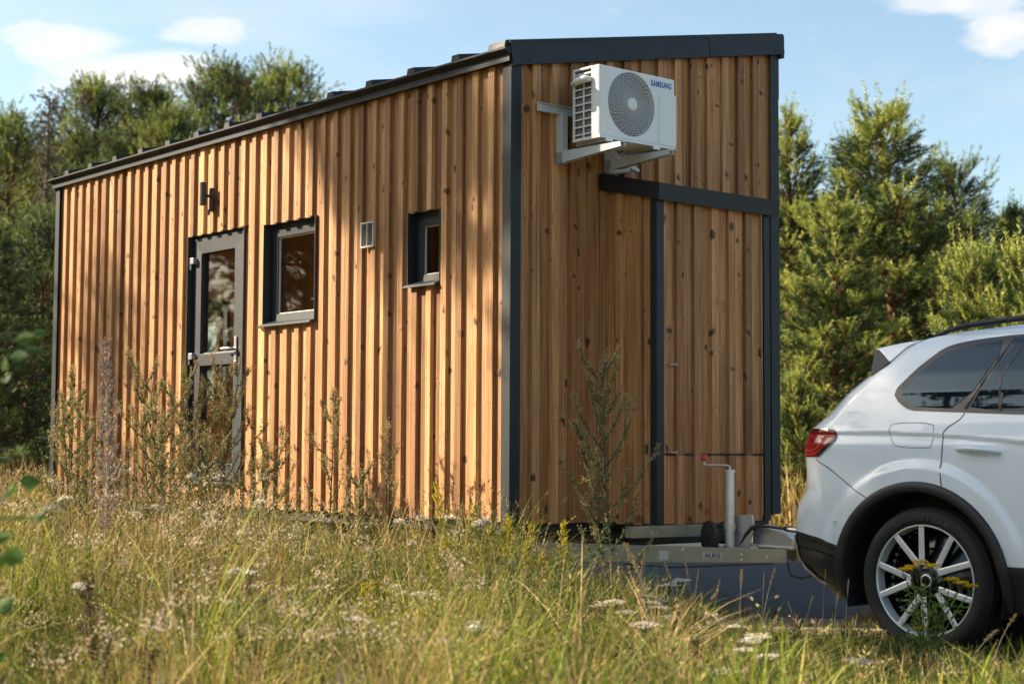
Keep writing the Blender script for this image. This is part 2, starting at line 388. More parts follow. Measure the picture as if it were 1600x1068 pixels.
def board_wall(openings, u0, u1, z0, ztop, starts, bw, place, mb, side):
    """backing boards with raised battens; place(u, depth, z) -> 3-D; depth 0 is the batten face, .026 the backing"""
    T = .026
    # backing in columns between cut lines
    us = sorted(set([u0, u1] + [c for o in openings for c in (o[0], o[1])] + [s + bw / 2 for s in starts if u0 < s + bw / 2 < u1]))
    for a, b in zip(us, us[1:]):
        mid = (a + b) / 2
        cuts = sorted([(o[2], o[3]) for o in openings if o[0] <= mid <= o[1]])
        z = z0; segs = []
        for c0, c1 in cuts: segs.append((z, c0)); z = c1
        segs.append((z, None))
        rnd = rr.random()
        for s0, s1 in segs:
            za = ztop(a) if s1 is None else s1; zb_ = ztop(b) if s1 is None else s1
            mb.add([place(a, T, s0), place(b, T, s0), place(b, T, zb_), place(a, T, za)], [(0, 1, 2, 3) if side > 0 else (3, 2, 1, 0)], 0, rnd)
            if s1 is None: continue
    for s in starts:
        a, b = s, s + bw
        cuts = []
        for o in openings:
            if o[0] < b and o[1] > a: cuts.append((o[2], o[3], max(a, o[0]), min(b, o[1])))
        z = z0; segs = []
        for c0, c1, *_ in sorted(cuts): segs.append((z, c0)); z = c1
        segs.append((z, None)); rnd = rr.random(); dz = rr.uniform(-.006, .006)
        tilt = rr.uniform(-.0015, .0015)
        for s0, s1 in segs:
            za = ztop(a) if s1 is None else s1; zb_ = ztop(b) if s1 is None else s1
            s0_ = s0 + (dz - .004 if s0 == z0 else 0)
            v = [place(a, T, s0_), place(b, T, s0_), place(b, T, zb_), place(a, T, za), place(a + .002, 0 + tilt, s0_), place(b - .002, 0 - tilt, s0_), place(b - .002, -tilt, zb_), place(a + .002, tilt, za)]
            mb.add(v, [(4, 5, 6, 7), (0, 4, 7, 3), (1, 2, 6, 5), (0, 1, 5, 4), (3, 7, 6, 2)], 0, rnd)
        # pairs of screws
        for zs in (.70, 1.32, 1.95, 2.55, 3.1, 3.38):
            if zs > ztop(a) - .04 or any(c[0] - .03 < zs < c[1] + .03 for c in cuts): continue
            zs += rr.uniform(-.012, .012)
            for q in (.3, .7):
                u = a + bw * q; k = .0035
                mb.add([place(u + k * math.cos(i * math.pi / 3), -.0012, zs + k * math.sin(i * math.pi / 3)) for i in range(6)], [tuple(range(6))], 1, .5)

# openings in the long wall: (y0, y1, z0, z1)
OPEN = [(3.187, 4.07, .765, 2.74), (2.192, 2.902, 1.953, 2.716), (.718, 1.07, 2.113, 2.606)]
mb = MB()
board_wall(OPEN, .02, LEN - .05, ZB, lambda u: ZE, [.169 + .1588 * k for k in range(40)], .060, lambda u, d, z: (d, u, z), mb, -1)
mb.build('cladding', [M['wood'], M['screw']], house)
mb = MB()
board_wall([], .02, W - .04, ZB - .015, lambda u: rz(u) - .01, [.178 + .1582 * k for k in range(14)], .066, lambda u, d, z: (u, d, z), mb, 1)
mb.build('cladding', [M['wood_knotty'], M['screw']], house)
RO = (2.1, 4.7, .80, 2.75)
mb = MB()                                     # the two far walls; wide glazing added on the unseen side to light the interior
board_wall([RO], .05, LEN - .05, ZB, lambda u: rz(W) - .01, [.15 + .158 * k for k in range(40)], .062, lambda u, d, z: (W - d, u, z), mb, 1)
board_wall([(1.15, 1.795, 1.5, 2.49)], .05, W - .05, ZB, lambda u: rz(u) - .01, [.15 + .158 * k for k in range(15)], .062, lambda u, d, z: (u, LEN - d, z), mb, -1)
mb.build('cladding', [M['wood'], M['screw']], house)

# inner shell: floor, ceiling, walls seen through the glazing
mb = MB()
X0, X1, Y0, Y1, Z0, Z1 = .10, 2.40, .12, 6.47, .70, 3.36
def wallrects(a0, a1, b0, b1, holes, fn):
    us = sorted(set([a0, a1] + [c for o in holes for c in o[:2]]))
    for a, b in zip(us, us[1:]):
        m_ = (a + b) / 2; z = b0
        for o in sorted([o for o in holes if o[0] <= m_ <= o[1]], key=lambda o: o[2]):
            mb.add([fn(a, z), fn(b, z), fn(b, o[2]), fn(a, o[2])], [(0, 1, 2, 3)], 0, rr.random()); z = o[3]
        mb.add([fn(a, z), fn(b, z), fn(b, b1), fn(a, b1)], [(0, 1, 2, 3)], 0, rr.random())
wallrects(Y0, Y1, Z0, Z1, OPEN, lambda u, z: (X0, u, z))
wallrects(Y0, Y1, Z0, Z1, [RO], lambda u, z: (X1, u, z))
wallrects(X0, X1, Z0, Z1, [], lambda u, z: (u, Y0, z))
wallrects(X0, X1, Z0, Z1, [(1.15, 1.795, 1.5, 2.49)], lambda u, z: (u, Y1, z))
for z in (Z0, Z1): mb.add([(X0, Y0, z), (X1, Y0, z), (X1, Y1, z), (X0, Y1, z)], [(0, 1, 2, 3)], 0, .5)
mb.box(X0 + .6, X1, 1.9, 1.98, Z0 + .01, Z1 - .01, 0, .7)         # a partition behind the kitchen window
for o in OPEN + []:                                              # linings through the wall thickness
    for (a, b, c, d_) in [(o[0] - .03, o[0] - .002, o[2], o[3]), (o[1] + .002, o[1] + .03, o[2], o[3])]:
        mb.box(.09, .135, a, b, c, d_, 0, .4)
mb.build('interior', M['interior'], house)
mb = MB(); mb.box(1.15, 1.175, 6.49, 6.56, 1.5, 2.49); mb.box(1.77, 1.795, 6.49, 6.56, 1.5, 2.49); mb.box(1.175, 1.77, 6.49, 6.56, 2.465, 2.49); mb.box(1.175, 1.77, 6.49, 6.56, 1.5, 1.525)
wr = mb.build('window', M['frame'], house)
mb = MB(); mb.box(1.175, 1.77, 6.52, 6.528, 1.525, 2.465); mb.build('pane', M['glass'], wr)
mb = MB()
for a, b in ((2.1, 2.18), (3.36, 3.44), (4.62, 4.7)): mb.box(W - .09, W - .03, a, b, .80, 2.75)
for a, b in ((.80, .88), (2.67, 2.75)):
    for c0, c1 in ((2.18, 3.36), (3.44, 4.62)): mb.box(W - .085, W - .035, c0, c1, a, b)
gd = mb.build('added_glazing', M['frame'], house)  # unseen glazing, added to let skylight into the rooms
for c0, c1 in ((2.18, 3.36), (3.44, 4.62)): mb = MB(); mb.box(W - .064, W - .058, c0, c1, .88, 2.67); mb.build('pane', M['glass'], gd)

# corner trims: thin folded sheet, 77 mm legs
def trim(name, pts_list):
    mb = MB()
    for b in pts_list: mb.box(*b)
    for b in pts_list:                        # dark screws
        x0, x1, y0, y1, z0, z1 = b
        z = z0 + .5
        while z < z1 - .15:
            if x1 - x0 < .02 and x0 < .5: mb.add([(x0 - .0015, (y0 + y1) / 2 + .006 * math.cos(i * 1.047), z + .006 * math.sin(i * 1.047)) for i in range(6)], [tuple(range(6))[::-1]], 1)
            elif y1 - y0 < .02 and y0 < .5: mb.add([((x0 + x1) / 2 + .006 * math.cos(i * 1.047), y0 - .0015, z + .006 * math.sin(i * 1.047)) for i in range(6)], [tuple(range(6))], 1)
            z += .62
    return mb.build(name, [M['metal_dark'], M['metal_black']], house)
trim('corner_trim', [(-.004, .0, -.004, .077, ZB - .01, ZE - .02), (0, .080, -.004, .0, ZB - .01, rz(.05) - .03)])
trim('corner_trim', [(W - .085, W + .004, -.004, .0, ZB - .002, 3.58), (W, W + .004, .0, .08, ZB - .002, 3.9)])
trim('corner_trim', [(W - .085, W + .006, -.007, -.0045, 3.56, rz(W) - .05)])
trim('corner_trim', [(-.004, .0, LEN - .077, LEN + .004, ZB - .01, ZE - .02), (0, .08, LEN, LEN + .004, ZB - .01, ZE)])
trim('corner_trim', [(W, W + .004, LEN - .077, LEN + .004, ZB, 3.9), (W - .08, W, LEN, LEN + .004, ZB, 3.9)])

# roof sheet with raised ribs that run up the slope, eave flashing and verge boards
mb = MB()
xe = -.075
mb.prism([(xe, 3.512), (W + .03, 3.512 + SL * (W + .105)), (W + .03, 3.50 + SL * (W + .105)), (xe, 3.50)], -.02, LEN + .02, lambda u, v, w_: (u, w_, v))
y = .541 - .4836
while y < LEN:                                # raised ribs that run up the slope
    a_, b_x = -.02, W + .02
    q = [(y - .046, 0), (y - .034, .050), (y + .034, .050), (y + .046, 0)]
    za_, zb_x = 3.513 + SL * (a_ - xe), 3.513 + SL * (b_x - xe)
    mb.add([(a_, u, za_ + v) for u, v in q] + [(b_x, u, zb_x + v) for u, v in q], [(0, 1, 5, 4), (1, 2, 6, 5), (2, 3, 7, 6)], 0)
    mb.add([(a_, u, za_ + v) for u, v in q], [(0, 3, 2, 1)], 1); y += .4836
mb.build('roof', [M['metal_dark'], M['metal_black']], house)
mb = MB()                                     # eave: upright strip below, undercut sheet edge above
mb.box(-.034, .0, -.02, LEN + .02, 3.433, 3.474)
y = .0
while y < LEN: mb.box(-.0352, -.0342, y + 1.93, y + 1.934, 3.433, 3.474, 1); y += 2.0
mb.build('eave_flashing', [M['metal_dark'], M['metal_black']], house)
mb = MB()
poly = [(-.036, 3.4745), (-.078, 3.500), (-.078, 3.512), (.02, 3.53), (.02, 3.4745)]
mb.prism(poly, -.03, LEN + .03, lambda u, v, w_: (u, w_, v))
mb.build('gutter_edge', M['metal_black'], house)
mb = MB()                                     # verge board over the end wall
def verge(x0, x1, yo, yb, dz0=0):
    for (a, b) in ((x0, x1),):
        poly = [(a + .0, 3.407 + SL * (a + .011)), (b, 3.407 + SL * (b + .011)), (b - .018, 3.545 + SL * (b + .045)), (a - .030, 3.545 + SL * (a + .045))]
        f = lambda u, v, w_: (u, w_, v)
        mb.prism(poly, yb, yo, f)
verge(-.010, 1.762, -.034, -.006); verge(1.766, 2.537, -.037, -.006)
mb.prism([(-.04, 3.542), (2.515, 4.022), (2.515, 4.030), (-.04, 3.552)], .16, -.0375, lambda u, v, w_: (u, w_, v))
mb.prism([(-.075, 3.515), (-.035, 3.53), (-.04, 3.552), (-.066, 3.555)], .14, -.02, lambda u, v, w_: (u, w_, v))
for k in range(9):
    x = .12 + k * .29
    mb.add([(x + .008 * math.cos(i * 1.047), -.0395, 3.432 + SL * x + .008 * math.sin(i * 1.047)) for i in range(6)], [tuple(range(6))], 1)
mb.build('verge_board', [M['metal_dark'], M['metal_black']], house)
mb = MB(); mb.prism([(-.01, 3.40), (2.54, 3.88), (2.51, 4.03), (-.04, 3.552)], LEN + .006, LEN + .035, lambda u, v, w_: (u, w_, v))
mb.box(W + .005, W + .04, -.03, LEN + .03, 3.86, 4.025); mb.build('verge_board', M['metal_dark'], house)
# floor frame below the cladding
mb = MB(); mb.box(.05, W - .05, .06, LEN - .05, .52, .60); mb.box(.02, W - .03, .028, .058, ZB - .006, ZB + .02)
mb.build('floor_frame', M['dark_under'], house)

# ---- door
def reveal(o, depth, mb, m=0):
    y0, y1, z0, z1 = o; t_ = .004
    mb.box(.001, depth + .06, y0, y0 + t_, z0, z1, m); mb.box(.001, depth + .06, y1 - t_, y1, z0, z1, m)
    mb.box(.027, depth + .06, y0 + t_, y1 - t_, z1 - t_, z1, m); mb.box(.001, depth + .06, y0 + t_, y1 - t_, z0, z0 + t_, m)
def frame_rect(mb, x0, x1, y0, y1, z0, z1, wl, wr_, wt, wb, m=0):
    """mitred frame; front at x0, soft step on the inside"""
    def ring(a, b):
        return [(a, y0, z0), (a, y1, z0), (a, y1, z1), (a, y0, z1)], [(b, y0 + wr_, z0 + wb), (b, y1 - wl, z0 + wb), (b, y1 - wl, z1 - wt), (b, y0 + wr_, z1 - wt)]
    o_, i_ = ring(x0, x0 + .004)
    mb.add(o_ + i_, [(k, k + 4, (k + 1) % 4 + 4, (k + 1) % 4) for k in range(4)], m)
    back = [(x1, a[1], a[2]) for a in i_]
    mb.add(i_ + back, [(k, k + 4, (k + 1) % 4 + 4, (k + 1) % 4) for k in range(4)], m)
    ob = [(x1, a[1], a[2]) for a in o_]
    mb.add(o_ + ob, [(k, (k + 1) % 4, (k + 1) % 4 + 4, k + 4) for k in range(4)], m)
D = OPEN[0]
mb = MB(); reveal(D, .07, mb)
frame_rect(mb, .062, .13, D[0] + .004, D[1] - .004, D[2] + .004, D[3] - .004, .045, .045, .045, .03)
mb.box(-.028, .06, D[0] - .01, D[1] + .01, D[2] - .012, D[2] - .001)
door = mb.build('door', M['frame'], house)
mb = MB(); frame_rect(mb, .05, .125, D[0] + .02, D[1] - .02, D[2] + .02, D[3] - .02, .115, .20, .125, .125)
leaf = mb.build('door_leaf', M['frame'], door, bevel=.002)
mb = MB(); mb.box(.052, .123, 3.402, 3.94, 1.690, 1.785); mb.build('mid_rail', M['frame'], door, bevel=.003)
for (z0, z1) in ((.905, 1.69), (1.785, 2.60)):
    mb = MB(); mb.box(.088, .094, 3.408, 3.934, z0, z1); mb.build('pane', M['glass'], door)
    mb = MB(); frame_rect(mb, .074, .087, 3.407, 3.935, z0, z1, .012, .012, .012, .012); mb.build('glazing_bead', M['metal_black'], door)
mb = MB(); mb.box(.040, .049, 3.345, 3.378, 1.64, 1.90); mb.tube([(.048, 3.362, 1.805), (.006, 3.362, 1.805), (-.004, 3.375, 1.807), (-.004, 3.50, 1.809)], [.011, .011, .011, .010], 8)
mb.tube([(.049, 3.362, 1.70), (.036, 3.362, 1.70)], .014, 8)
mb.build('handle', M['steel'], door, bevel=.0015)
for z in (2.515, 1.745, 1.02):
    mb = MB(); mb.box(.014, .055, 4.000, 4.068, z, z + .05); mb.tube([(.026, 4.062, z - .045), (.026, 4.062, z + .05)], .013, 8)
    mb.build('hinge', M['steel'], door, bevel=.003)

# ---- windows
def window(o, wf, lab):
    mb = MB(); reveal(o, .08, mb)
    frame_rect(mb, .080, .14, o[0] + .004, o[1] - .004, o[2] + .004, o[3] - .004, wf, wf, wf, wf)
    # shutter-box lip with slots above the frame
    k = o[0] + .06
    wd = mb.build('window', M['frame'], house); wd['label'] = lab
    mb = MB(); frame_rect(mb, .072, .13, o[0] + .03, o[1] - .03, o[2] + .03, o[3] - .045, wf * 1.15, wf * 1.15, wf * 1.0, wf * 1.15)
    mb.build('sash', M['frame'], wd, bevel=.002)
    a = .03 + wf * 1.15
    mb = MB(); mb.box(.102, .108, o[0] + a, o[1] - a, o[2] + a, o[3] - a - .01); mb.build('pane', M['glass'], wd)
    mb = MB(); frame_rect(mb, .088, .101, o[0] + a, o[1] - a, o[2] + a, o[3] - a - .01, .008, .008, .008, .008); mb.build('glazing_bead', M['vent'], wd)
    mb = MB()
    poly = [(.06, o[2] + .034), (.06, o[2] + .006), (-.03, o[2] - .010), (-.034, o[2] - .014), (-.034, o[2] - .002), (-.028, o[2] + .004)]
    mb.prism(poly, o[0] + .005, o[1] - .005, lambda u, v, w_: (u, w_, v))
    mb.box(-.036, .06, o[0] - .012, o[0] + .005, o[2] - .016, o[2] + .02) if False else None
    mb.box(-.034, -.004, o[1] - .004, o[1] + .02, o[2] - .016, o[2] - .008)
    mb.build('sill', M['frame'], wd, bevel=.0015)
window(OPEN[1], .05, 'large kitchen window beside the door')
window(OPEN[2], .042, 'small high window near the corner')

# ---- vent grille on the long wall
mb = MB()
mb.box(-.022, .0, 1.434, 1.447, 2.415, 2.593); mb.box(-.022, .0, 1.577, 1.59, 2.415, 2.593); mb.box(-.022, 0, 1.447, 1.577, 2.58, 2.593); mb.box(-.022, 0, 1.447, 1.577, 2.415, 2.428)
mb.box(-.004, 0, 1.447, 1.577, 2.428, 2.58, 1)
for k in range(15):
    z = 2.432 + k * .0098
    mb.prism([(-.020, z), (-.006, z + .006), (-.004, z + .006), (-.018, z)], 1.447, 1.577, lambda u, v, w_: (u, w_, v))
mb.box(-.021, -.004, 1.508, 1.516, 2.428, 2.58)
mb.build('vent_grille', [M['vent'], M['fan_dark']], house)

# ---- storage bay on the end wall
bay = empty('storage_bay', (0, 0, 0)); bay.parent = house
BX0, BX1, BD = .768, 1.815, .5
fr = lambda d: 2.735 - .10 * (d / BD)          # bay wall top under its lean-to roof
mb = MB()
for (za, zc_) in ((.585, 1.010), (1.020, 2.655)):
    board_wall([], BX0 + .05, BX1 - .045, za, (lambda u, q=zc_: q), [.945 + .16 * k for k in range(5)], .066, lambda u, d, z: (u, d - BD, z), mb, 1)
mb.build('cladding', [M['wood_knotty'], M['screw']], bay)
mb = MB(); board_wall([], -BD + .05, .02, .585, lambda u: 2.74 + .2 * u, [-.36, -.20, -.04], .066, lambda u, d, z: (BX0 + d, u, z), mb, -1)
board_wall([], -BD + .05, .02, .585, lambda u: 2.74 + .2 * u, [-.36, -.20, -.04], .066, lambda u, d, z: (BX1 - d, u, z), mb, 1)
mb.build('cladding', [M['wood_knotty'], M['screw']], bay)
mb = MB(); mb.box(BX0 - .004, BX0, -BD, -BD + .055, .58, 2.655); mb.box(BX0 - .004, BX0 + .058, -BD - .004, -BD, .58, 2.64)
mb.build('corner_trim', M['metal_dark'], bay)
mb = MB(); mb.box(BX1 - .052, BX1 + .004, -BD - .004, -BD, .585, 2.64); mb.box(BX1, BX1 + .004, -BD, -BD + .055, .585, 2.655); mb.build('corner_trim', M['metal_dark'], bay)
mb = MB()                                     # lean-to roof: sheet, side and front boards
a, b = BX0 - .025, BX1 + .065
f = lambda u, v, w_: (w_, u, v)
mb.prism([(-.002, 2.822), (-.545, 2.697), (-.545, 2.688), (-.002, 2.812)], a, b, f)
mb.prism([(-.002, 2.812), (-.532, 2.690), (-.522, 2.598), (-.002, 2.712)], a + .001, a + .014, f)
mb.prism([(-.002, 2.812), (-.532, 2.690), (-.522, 2.598), (-.002, 2.712)], b - .014, b - .001, f)
mb.prism([(-.534, 2.692), (-.547, 2.694), (-.534, 2.592), (-.521, 2.592)], a + .002, b - .002, f)
for k in range(9):
    x = a + .03 + k * .125
    mb.box(x, x + .02, -.50, -.49, 2.694, 2.702)
mb.build('roof', M['metal_black'], bay)
mb = MB(); mb.box(.876, 1.765, -BD + .014, -BD + .024, 1.008, 1.022)
mb.build('hatch_gap', M['dark_under'], bay)
for z in (1.575, 1.028):
    mb = MB(); mb.box(.885, .94, -BD - .004, -BD + .026, z - .004, z + .004); mb.tube([(.935, -BD - .006, z - .010), (.935, -BD - .006, z + .010)], .005, 6)
    mb.build('hatch_hinge', M['vent'], bay)
mb = MB(); mb.box(BX0 + .02, BX1 - .02, -BD + .03, .03, .575, .586); mb.build('bay_floor', M['dark_under'], bay)

def house_pt(x, y, z): return house_m @ Vector((x, y, z))
house_m = Matrix.Translation(HO) @ Matrix.Rotation(HY, 4, 'Z')

# ---- wall lamp over the door
lamp = empty('wall_lamp', house_pt(0, 3.66, 2.9), HY, 'small dark cylinder wall lamp above the house door', 'wall lamp')
mb = MB(); mb.box(-.03, -.002, -.025, .025, .0, .185); mb.build('wall_plate', M['lamp'], lamp, bevel=.004)
mb = MB(); mb.tube([(-.03, 0, .12), (-.06, 0, .12)], .012, 8); mb.build('arm', M['lamp'], lamp)
mb = MB(); mb.lathe([(.001, .045), (.022, .045), (.028, .050), (.028, .225), (.022, .23), (.001, .224)], 20, lambda x, y, z: (-.078 + x, y + .03, z + .0)); mb.build('lamp_shade', M['lamp'], lamp, smooth=False)
mb = MB(); mb.tube([(-.028, -.01, .02), (-.05, -.012, -.005), (-.052, -.012, -.035)], [.012, .014, .010], 8); mb.build('sensor_head', M['lamp'], lamp)

# ---- air conditioner on its wall bracket
wb = empty('wall_bracket', house_pt(.19, 0, 2.83), HY, 'white steel wall bracket carrying the air conditioner', 'bracket')
def wp(x, y, z): return (x - .19, y, z - 2.83)
mb = MB()
b_ = lambda *a: mb.box(a[0] - .19, a[1] - .19, a[2], a[3], a[4] - 2.83, a[5] - 2.83)
b_(.188, .93, -.030, -.026, 3.148, 3.204); b_(.188, .93, -.046, -.030, 3.200, 3.204); b_(.188, .93, -.046, -.030, 3.148, 3.152)
mb.build('rail', M['bracket'], wb, bevel=.001)
for x in (.369, .785):
    mb = MB(); b_(x, x + .004, -.062, -.004, 2.838, 3.155); b_(x + .04, x + .044, -.062, -.004, 2.838, 3.155); b_(x + .004, x + .04, -.062, -.058, 2.838, 3.155)
    mb.build('upright', M['bracket'], wb)
    mb = MB()
    for xx in (x, x + .040): mb.prism([(-.062, 2.909), (-.585, 2.897), (-.59, 2.872), (-.004, 2.836), (-.004, 2.909)], xx, xx + .004, lambda u, v, w_: wp(w_, u, v))
    mb.prism([(-.062, 2.913), (-.585, 2.901), (-.585, 2.897), (-.062, 2.909)], x - .001, x + .045, lambda u, v, w_: wp(w_, u, v))
    mb.build('arm', M['bracket'], wb)

AX0, AX1, AY0, AY1, AZ0, AZ1 = .333, .992, -.44, -.20, 2.957, 3.396
ac = empty('air_conditioner', house_pt(AX0, AY0, AZ0), HY, 'white outdoor air conditioner unit with round fan grille high on the end wall', 'air conditioner')
def ap(x, y, z): return (x - AX0, y - AY0, z - AZ0)
FC, FR = (.606, 3.181), .202
mb = MB()
# front plate with a round hole
n = 64
ring = [(FC[0] + FR * math.cos(2 * math.pi * k / n), FC[1] + FR * math.sin(2 * math.pi * k / n)) for k in range(n)]
def edge_pt(a):
    dx, dz = math.cos(a), math.sin(a); tt = []
    for lim, d_, c_ in ((AX0 + .012, dx, FC[0]), (AX1 - .012, dx, FC[0])):
        if abs(d_) > 1e-6 and (lim - c_) / d_ > 0: tt.append((lim - c_) / d_)
    for lim in (AZ0 + .004, AZ1 - .012):
        if abs(dz) > 1e-6 and (lim - FC[1]) / dz > 0: tt.append((lim - FC[1]) / dz)
    q = min(tt); return (FC[0] + dx * q, FC[1] + dz * q)
angs = sorted([2 * math.pi * k / n for k in range(n)] + [math.atan2(z - FC[1], x - FC[0]) % (2 * math.pi) for x in (AX0 + .012, AX1 - .012) for z in (AZ0 + .004, AZ1 - .012)])
inn = [(FC[0] + FR * math.cos(a), FC[1] + FR * math.sin(a)) for a in angs]; outp = [edge_pt(a) for a in angs]
k = len(angs)
v = [ap(x, AY0, z) for x, z in outp] + [ap(x, AY0, z) for x, z in inn] + [ap(FC[0] + (x - FC[0]) * .97, AY0 + .03, FC[1] + (z - FC[1]) * .97) for x, z in inn]
mb.add(v, [(i, (i + 1) % k, k + (i + 1) % k, k + i) for i in range(k)] + [(k + i, k + (i + 1) % k, 2 * k + (i + 1) % k, 2 * k + i) for i in range(k)])
# rounded shell
def sec(y, ins): return [(AX0 + ins, y, AZ0), (AX1 - ins, y, AZ0), (AX1 - ins, y, AZ1 - ins - .006), (AX1 - ins - .006, y, AZ1 - ins), (AX0 + ins + .006, y, AZ1 - ins), (AX0 + ins, y, AZ1 - ins - .006)]
ss = [sec(AY0, .012), sec(AY0 + .004, .004), sec(AY0 + .012, 0), sec(AY0 + .062, 0)]
vv = [ap(*q) for s in ss for q in s]
mb.add(vv, [(i * 6 + j, i * 6 + (j + 1) % 6, (i + 1) * 6 + (j + 1) % 6, (i + 1) * 6 + j)[::-1] for i in range(3) for j in range(6) if j != 0])
mb.box(0, AX1 - AX0, .062, .24, AZ1 - AZ0 - .012, AZ1 - AZ0); mb.box(AX1 - AX0 - .012, AX1 - AX0, .062, .24, 0, AZ1 - AZ0 - .012)
mb.box(0, AX1 - AX0, -.004, .242, -.014, .0015)
for (x0, x1) in ((.02, .08), (.43, .49)): mb.box(x0 + .02, x1 + .02, -.015, .255, -.034, -.014, 1)
mb.build('casing', [M['white_plastic'], M['zinc']], ac)
# raised service cover, lower right corner
mb = MB()
mb.prism([(.842, 2.958), (.998, 2.958), (.998, 3.292), (.93, 3.292), (.862, 3.29), (.846, 3.27), (.842, 3.05)], AY0 - .008, AY0 + .10, lambda u, v, w_: ap(u, w_, v))
mb.build('service_cover', M['white_plastic'], ac, bevel=.006)
# coil and slatted left side
mb = MB(); mb.box(.020, .028, .07, .235, .004, .42); mb.box(.02, AX1 - AX0 - .02, .215, .228, .004, .42)
for k in range(40): mb.box(.017, .020, .072, .232, .008 + k * .0103, .012 + k * .0103)
mb.build('condenser_coil', M['grey_fin'], ac)
mb = MB()
for (y0, y1) in ((.060, .072), (.228, .24)): mb.box(0, .012, y0, y1, 0, AZ1 - AZ0 - .012)
mb.box(0, .010, .14, .148, 0, AZ1 - AZ0 - .06)
for k in range(9): mb.box(.0, .010, .072, .228, .02 + k * .047, .028 + k * .047)
mb.build('side_grille', M['white_plastic'], ac)
mb = MB()                                     # pipe cover and valve cap at the upper back of the left side
mb.tube([(-.005, .07, .355), (-.028, .10, .358), (-.032, .16, .352), (-.02, .22, .34)], [.020, .030, .030, .018], 10, squash=.8)
mb.build('pipe_cover', M['white_plastic'], ac, smooth=True)
# fan
mb = MB(); mb.lathe([(.001, .055), (.198, .055), (.198, .03)], 40, lambda x, y, a: ap(FC[0] + x, AY0 + a, FC[1] + y), 0)
mb.build('fan_well', M['fan_dark'], ac)
mb = MB()
for kk in range(4):
    a0 = kk * math.pi / 2 + .3; v = []
    for i in range(7):
        a = a0 + i * .16
        for q, dy in ((.04, .040 + .002 * i), (.185, .034 + .003 * i)): v.append(ap(FC[0] + q * math.cos(a), AY0 + dy, FC[1] + q * math.sin(a)))
    mb.add(v, [(2 * i, 2 * i + 1, 2 * i + 3, 2 * i + 2) for i in range(6)])
mb.build('fan_blades', M['fan_dark'], ac)
mb = MB()
def gring(rad, th=.0027, nn=56):
    v = []; f_ = []
    for i in range(nn):
        a = 2 * math.pi * i / nn
        for dr, dy in ((-th, 0), (0, -th), (th, 0)): v.append(ap(FC[0] + (rad + dr) * math.cos(a), AY0 - .006 * (1 - (rad / .2) ** 2) + dy, FC[1] + (rad + dr) * math.sin(a)))
    for i in range(nn):
        j = (i + 1) % nn
        for q in range(2): f_.append((i * 3 + q, j * 3 + q, j * 3 + q + 1, i * 3 + q + 1))
    mb.add(v, f_)
for k in range(16): gring(.046 + k * .0102)
for k in range(36):                            # curved spokes
    v = []
    for i in range(9):
        q = .045 + .155 * i / 8; a = 2 * math.pi * k / 36 - .9 * (q - .045) / .155 * .6
        for s in (-1, 1): v.append(ap(FC[0] + q * math.cos(a) - s * .0019 * math.sin(a), AY0 - .006 * (1 - (q / .2) ** 2) - .0002, FC[1] + q * math.sin(a) + s * .0019 * math.cos(a)))
    mb.add(v, [(2 * i, 2 * i + 2, 2 * i + 3, 2 * i + 1) for i in range(8)])
mb.build('fan_grille', M['grille'], ac)
mb = MB(); mb.lathe([(.001, -.014), (.034, -.013), (.041, -.009), (.041, .0)], 28, lambda x, y, a: ap(FC[0] + x, AY0 + a, FC[1] + y)); mb.build('hub_cap', M['white_plastic'], ac, smooth=True)
tv, tf, tw = text_geo('SAMSUNG', .05, .0022)
mb = MB(); s_ = .182 / tw
mb.add([ap(.776 + x * s_, AY0 - .0012, 3.327 + y * .98) for x, y in tv], tf); mb.build('brand_lettering', M['blue_text'], ac)

# hose between the unit and the wall
hb = MB(); c0 = (.86, -.06, 2.845)
pts = [house_pt(.74, -.12, 2.955), house_pt(.80, -.14, 2.90), house_pt(.88, -.15, 2.855), house_pt(.97, -.12, 2.85), house_pt(1.0, -.06, 2.88), house_pt(.99, -.01, 2.93)]
hb.tube(pts, .017, 8); pts = [house_pt(.86, -.10, 2.955), house_pt(.87, -.12, 2.88), house_pt(.84, -.17, 2.835), house_pt(.80, -.10, 2.825), house_pt(.80, -.02, 2.83)]
hb.tube(pts, .020, 8)
o = hb.build('insulated_hose', M['bracket'], smooth=True); tag(o, 'pale insulated hose looped beneath the air conditioner', 'hose')
hbv = o.location

# ------------------------------------------------------------------ trailer
tl = empty('trailer', HO, HY, 'galvanised trailer chassis with drawbar under the timber house', 'trailer')
def beam(mb, p0, p1, h0, h1, wd, m=0):
    """box beam; p = (x, y, ztop), h = height at each end"""
    d = Vector((p1[0] - p0[0], p1[1] - p0[1], 0)).normalized(); s = Vector((-d.y, d.x, 0)) * wd / 2
    v = []
    for p, h in ((p0, h0), (p1, h1)):
        for sg in (-1, 1):
            for z in (p[2] - h, p[2]): v.append((p[0] + sg * s.x, p[1] + sg * s.y, z))
    mb.add(v, [(0, 1, 3, 2), (4, 6, 7, 5), (0, 4, 5, 1), (2, 3, 7, 6), (1, 5, 7, 3), (0, 2, 6, 4)], m)
mb = MB(); beam(mb, (.17, .02, .475), (1.19, -1.17, .452), .122, .078, .045); mb.build('drawbar_beam', M['zinc_yellow'], tl, bevel=.004)
mb = MB(); beam(mb, (2.33, .02, .475), (1.31, -1.17, .452), .122, .078, .045); mb.build('drawbar_beam', M['zinc_yellow'], tl, bevel=.004)
mb = MB(); mb.prism([(.55, .508), (1.335, .500), (1.245, .578), (.55, .578)], -.50, -.44, lambda u, v, w_: (u, w_, v)); mb.build('crossbar', M['zinc_yellow'], tl, bevel=.003)
mb = MB()
for x in (.3, 2.2): beam(mb, (x, .03, .515), (x, LEN - .1, .515), .13, .13, .06)
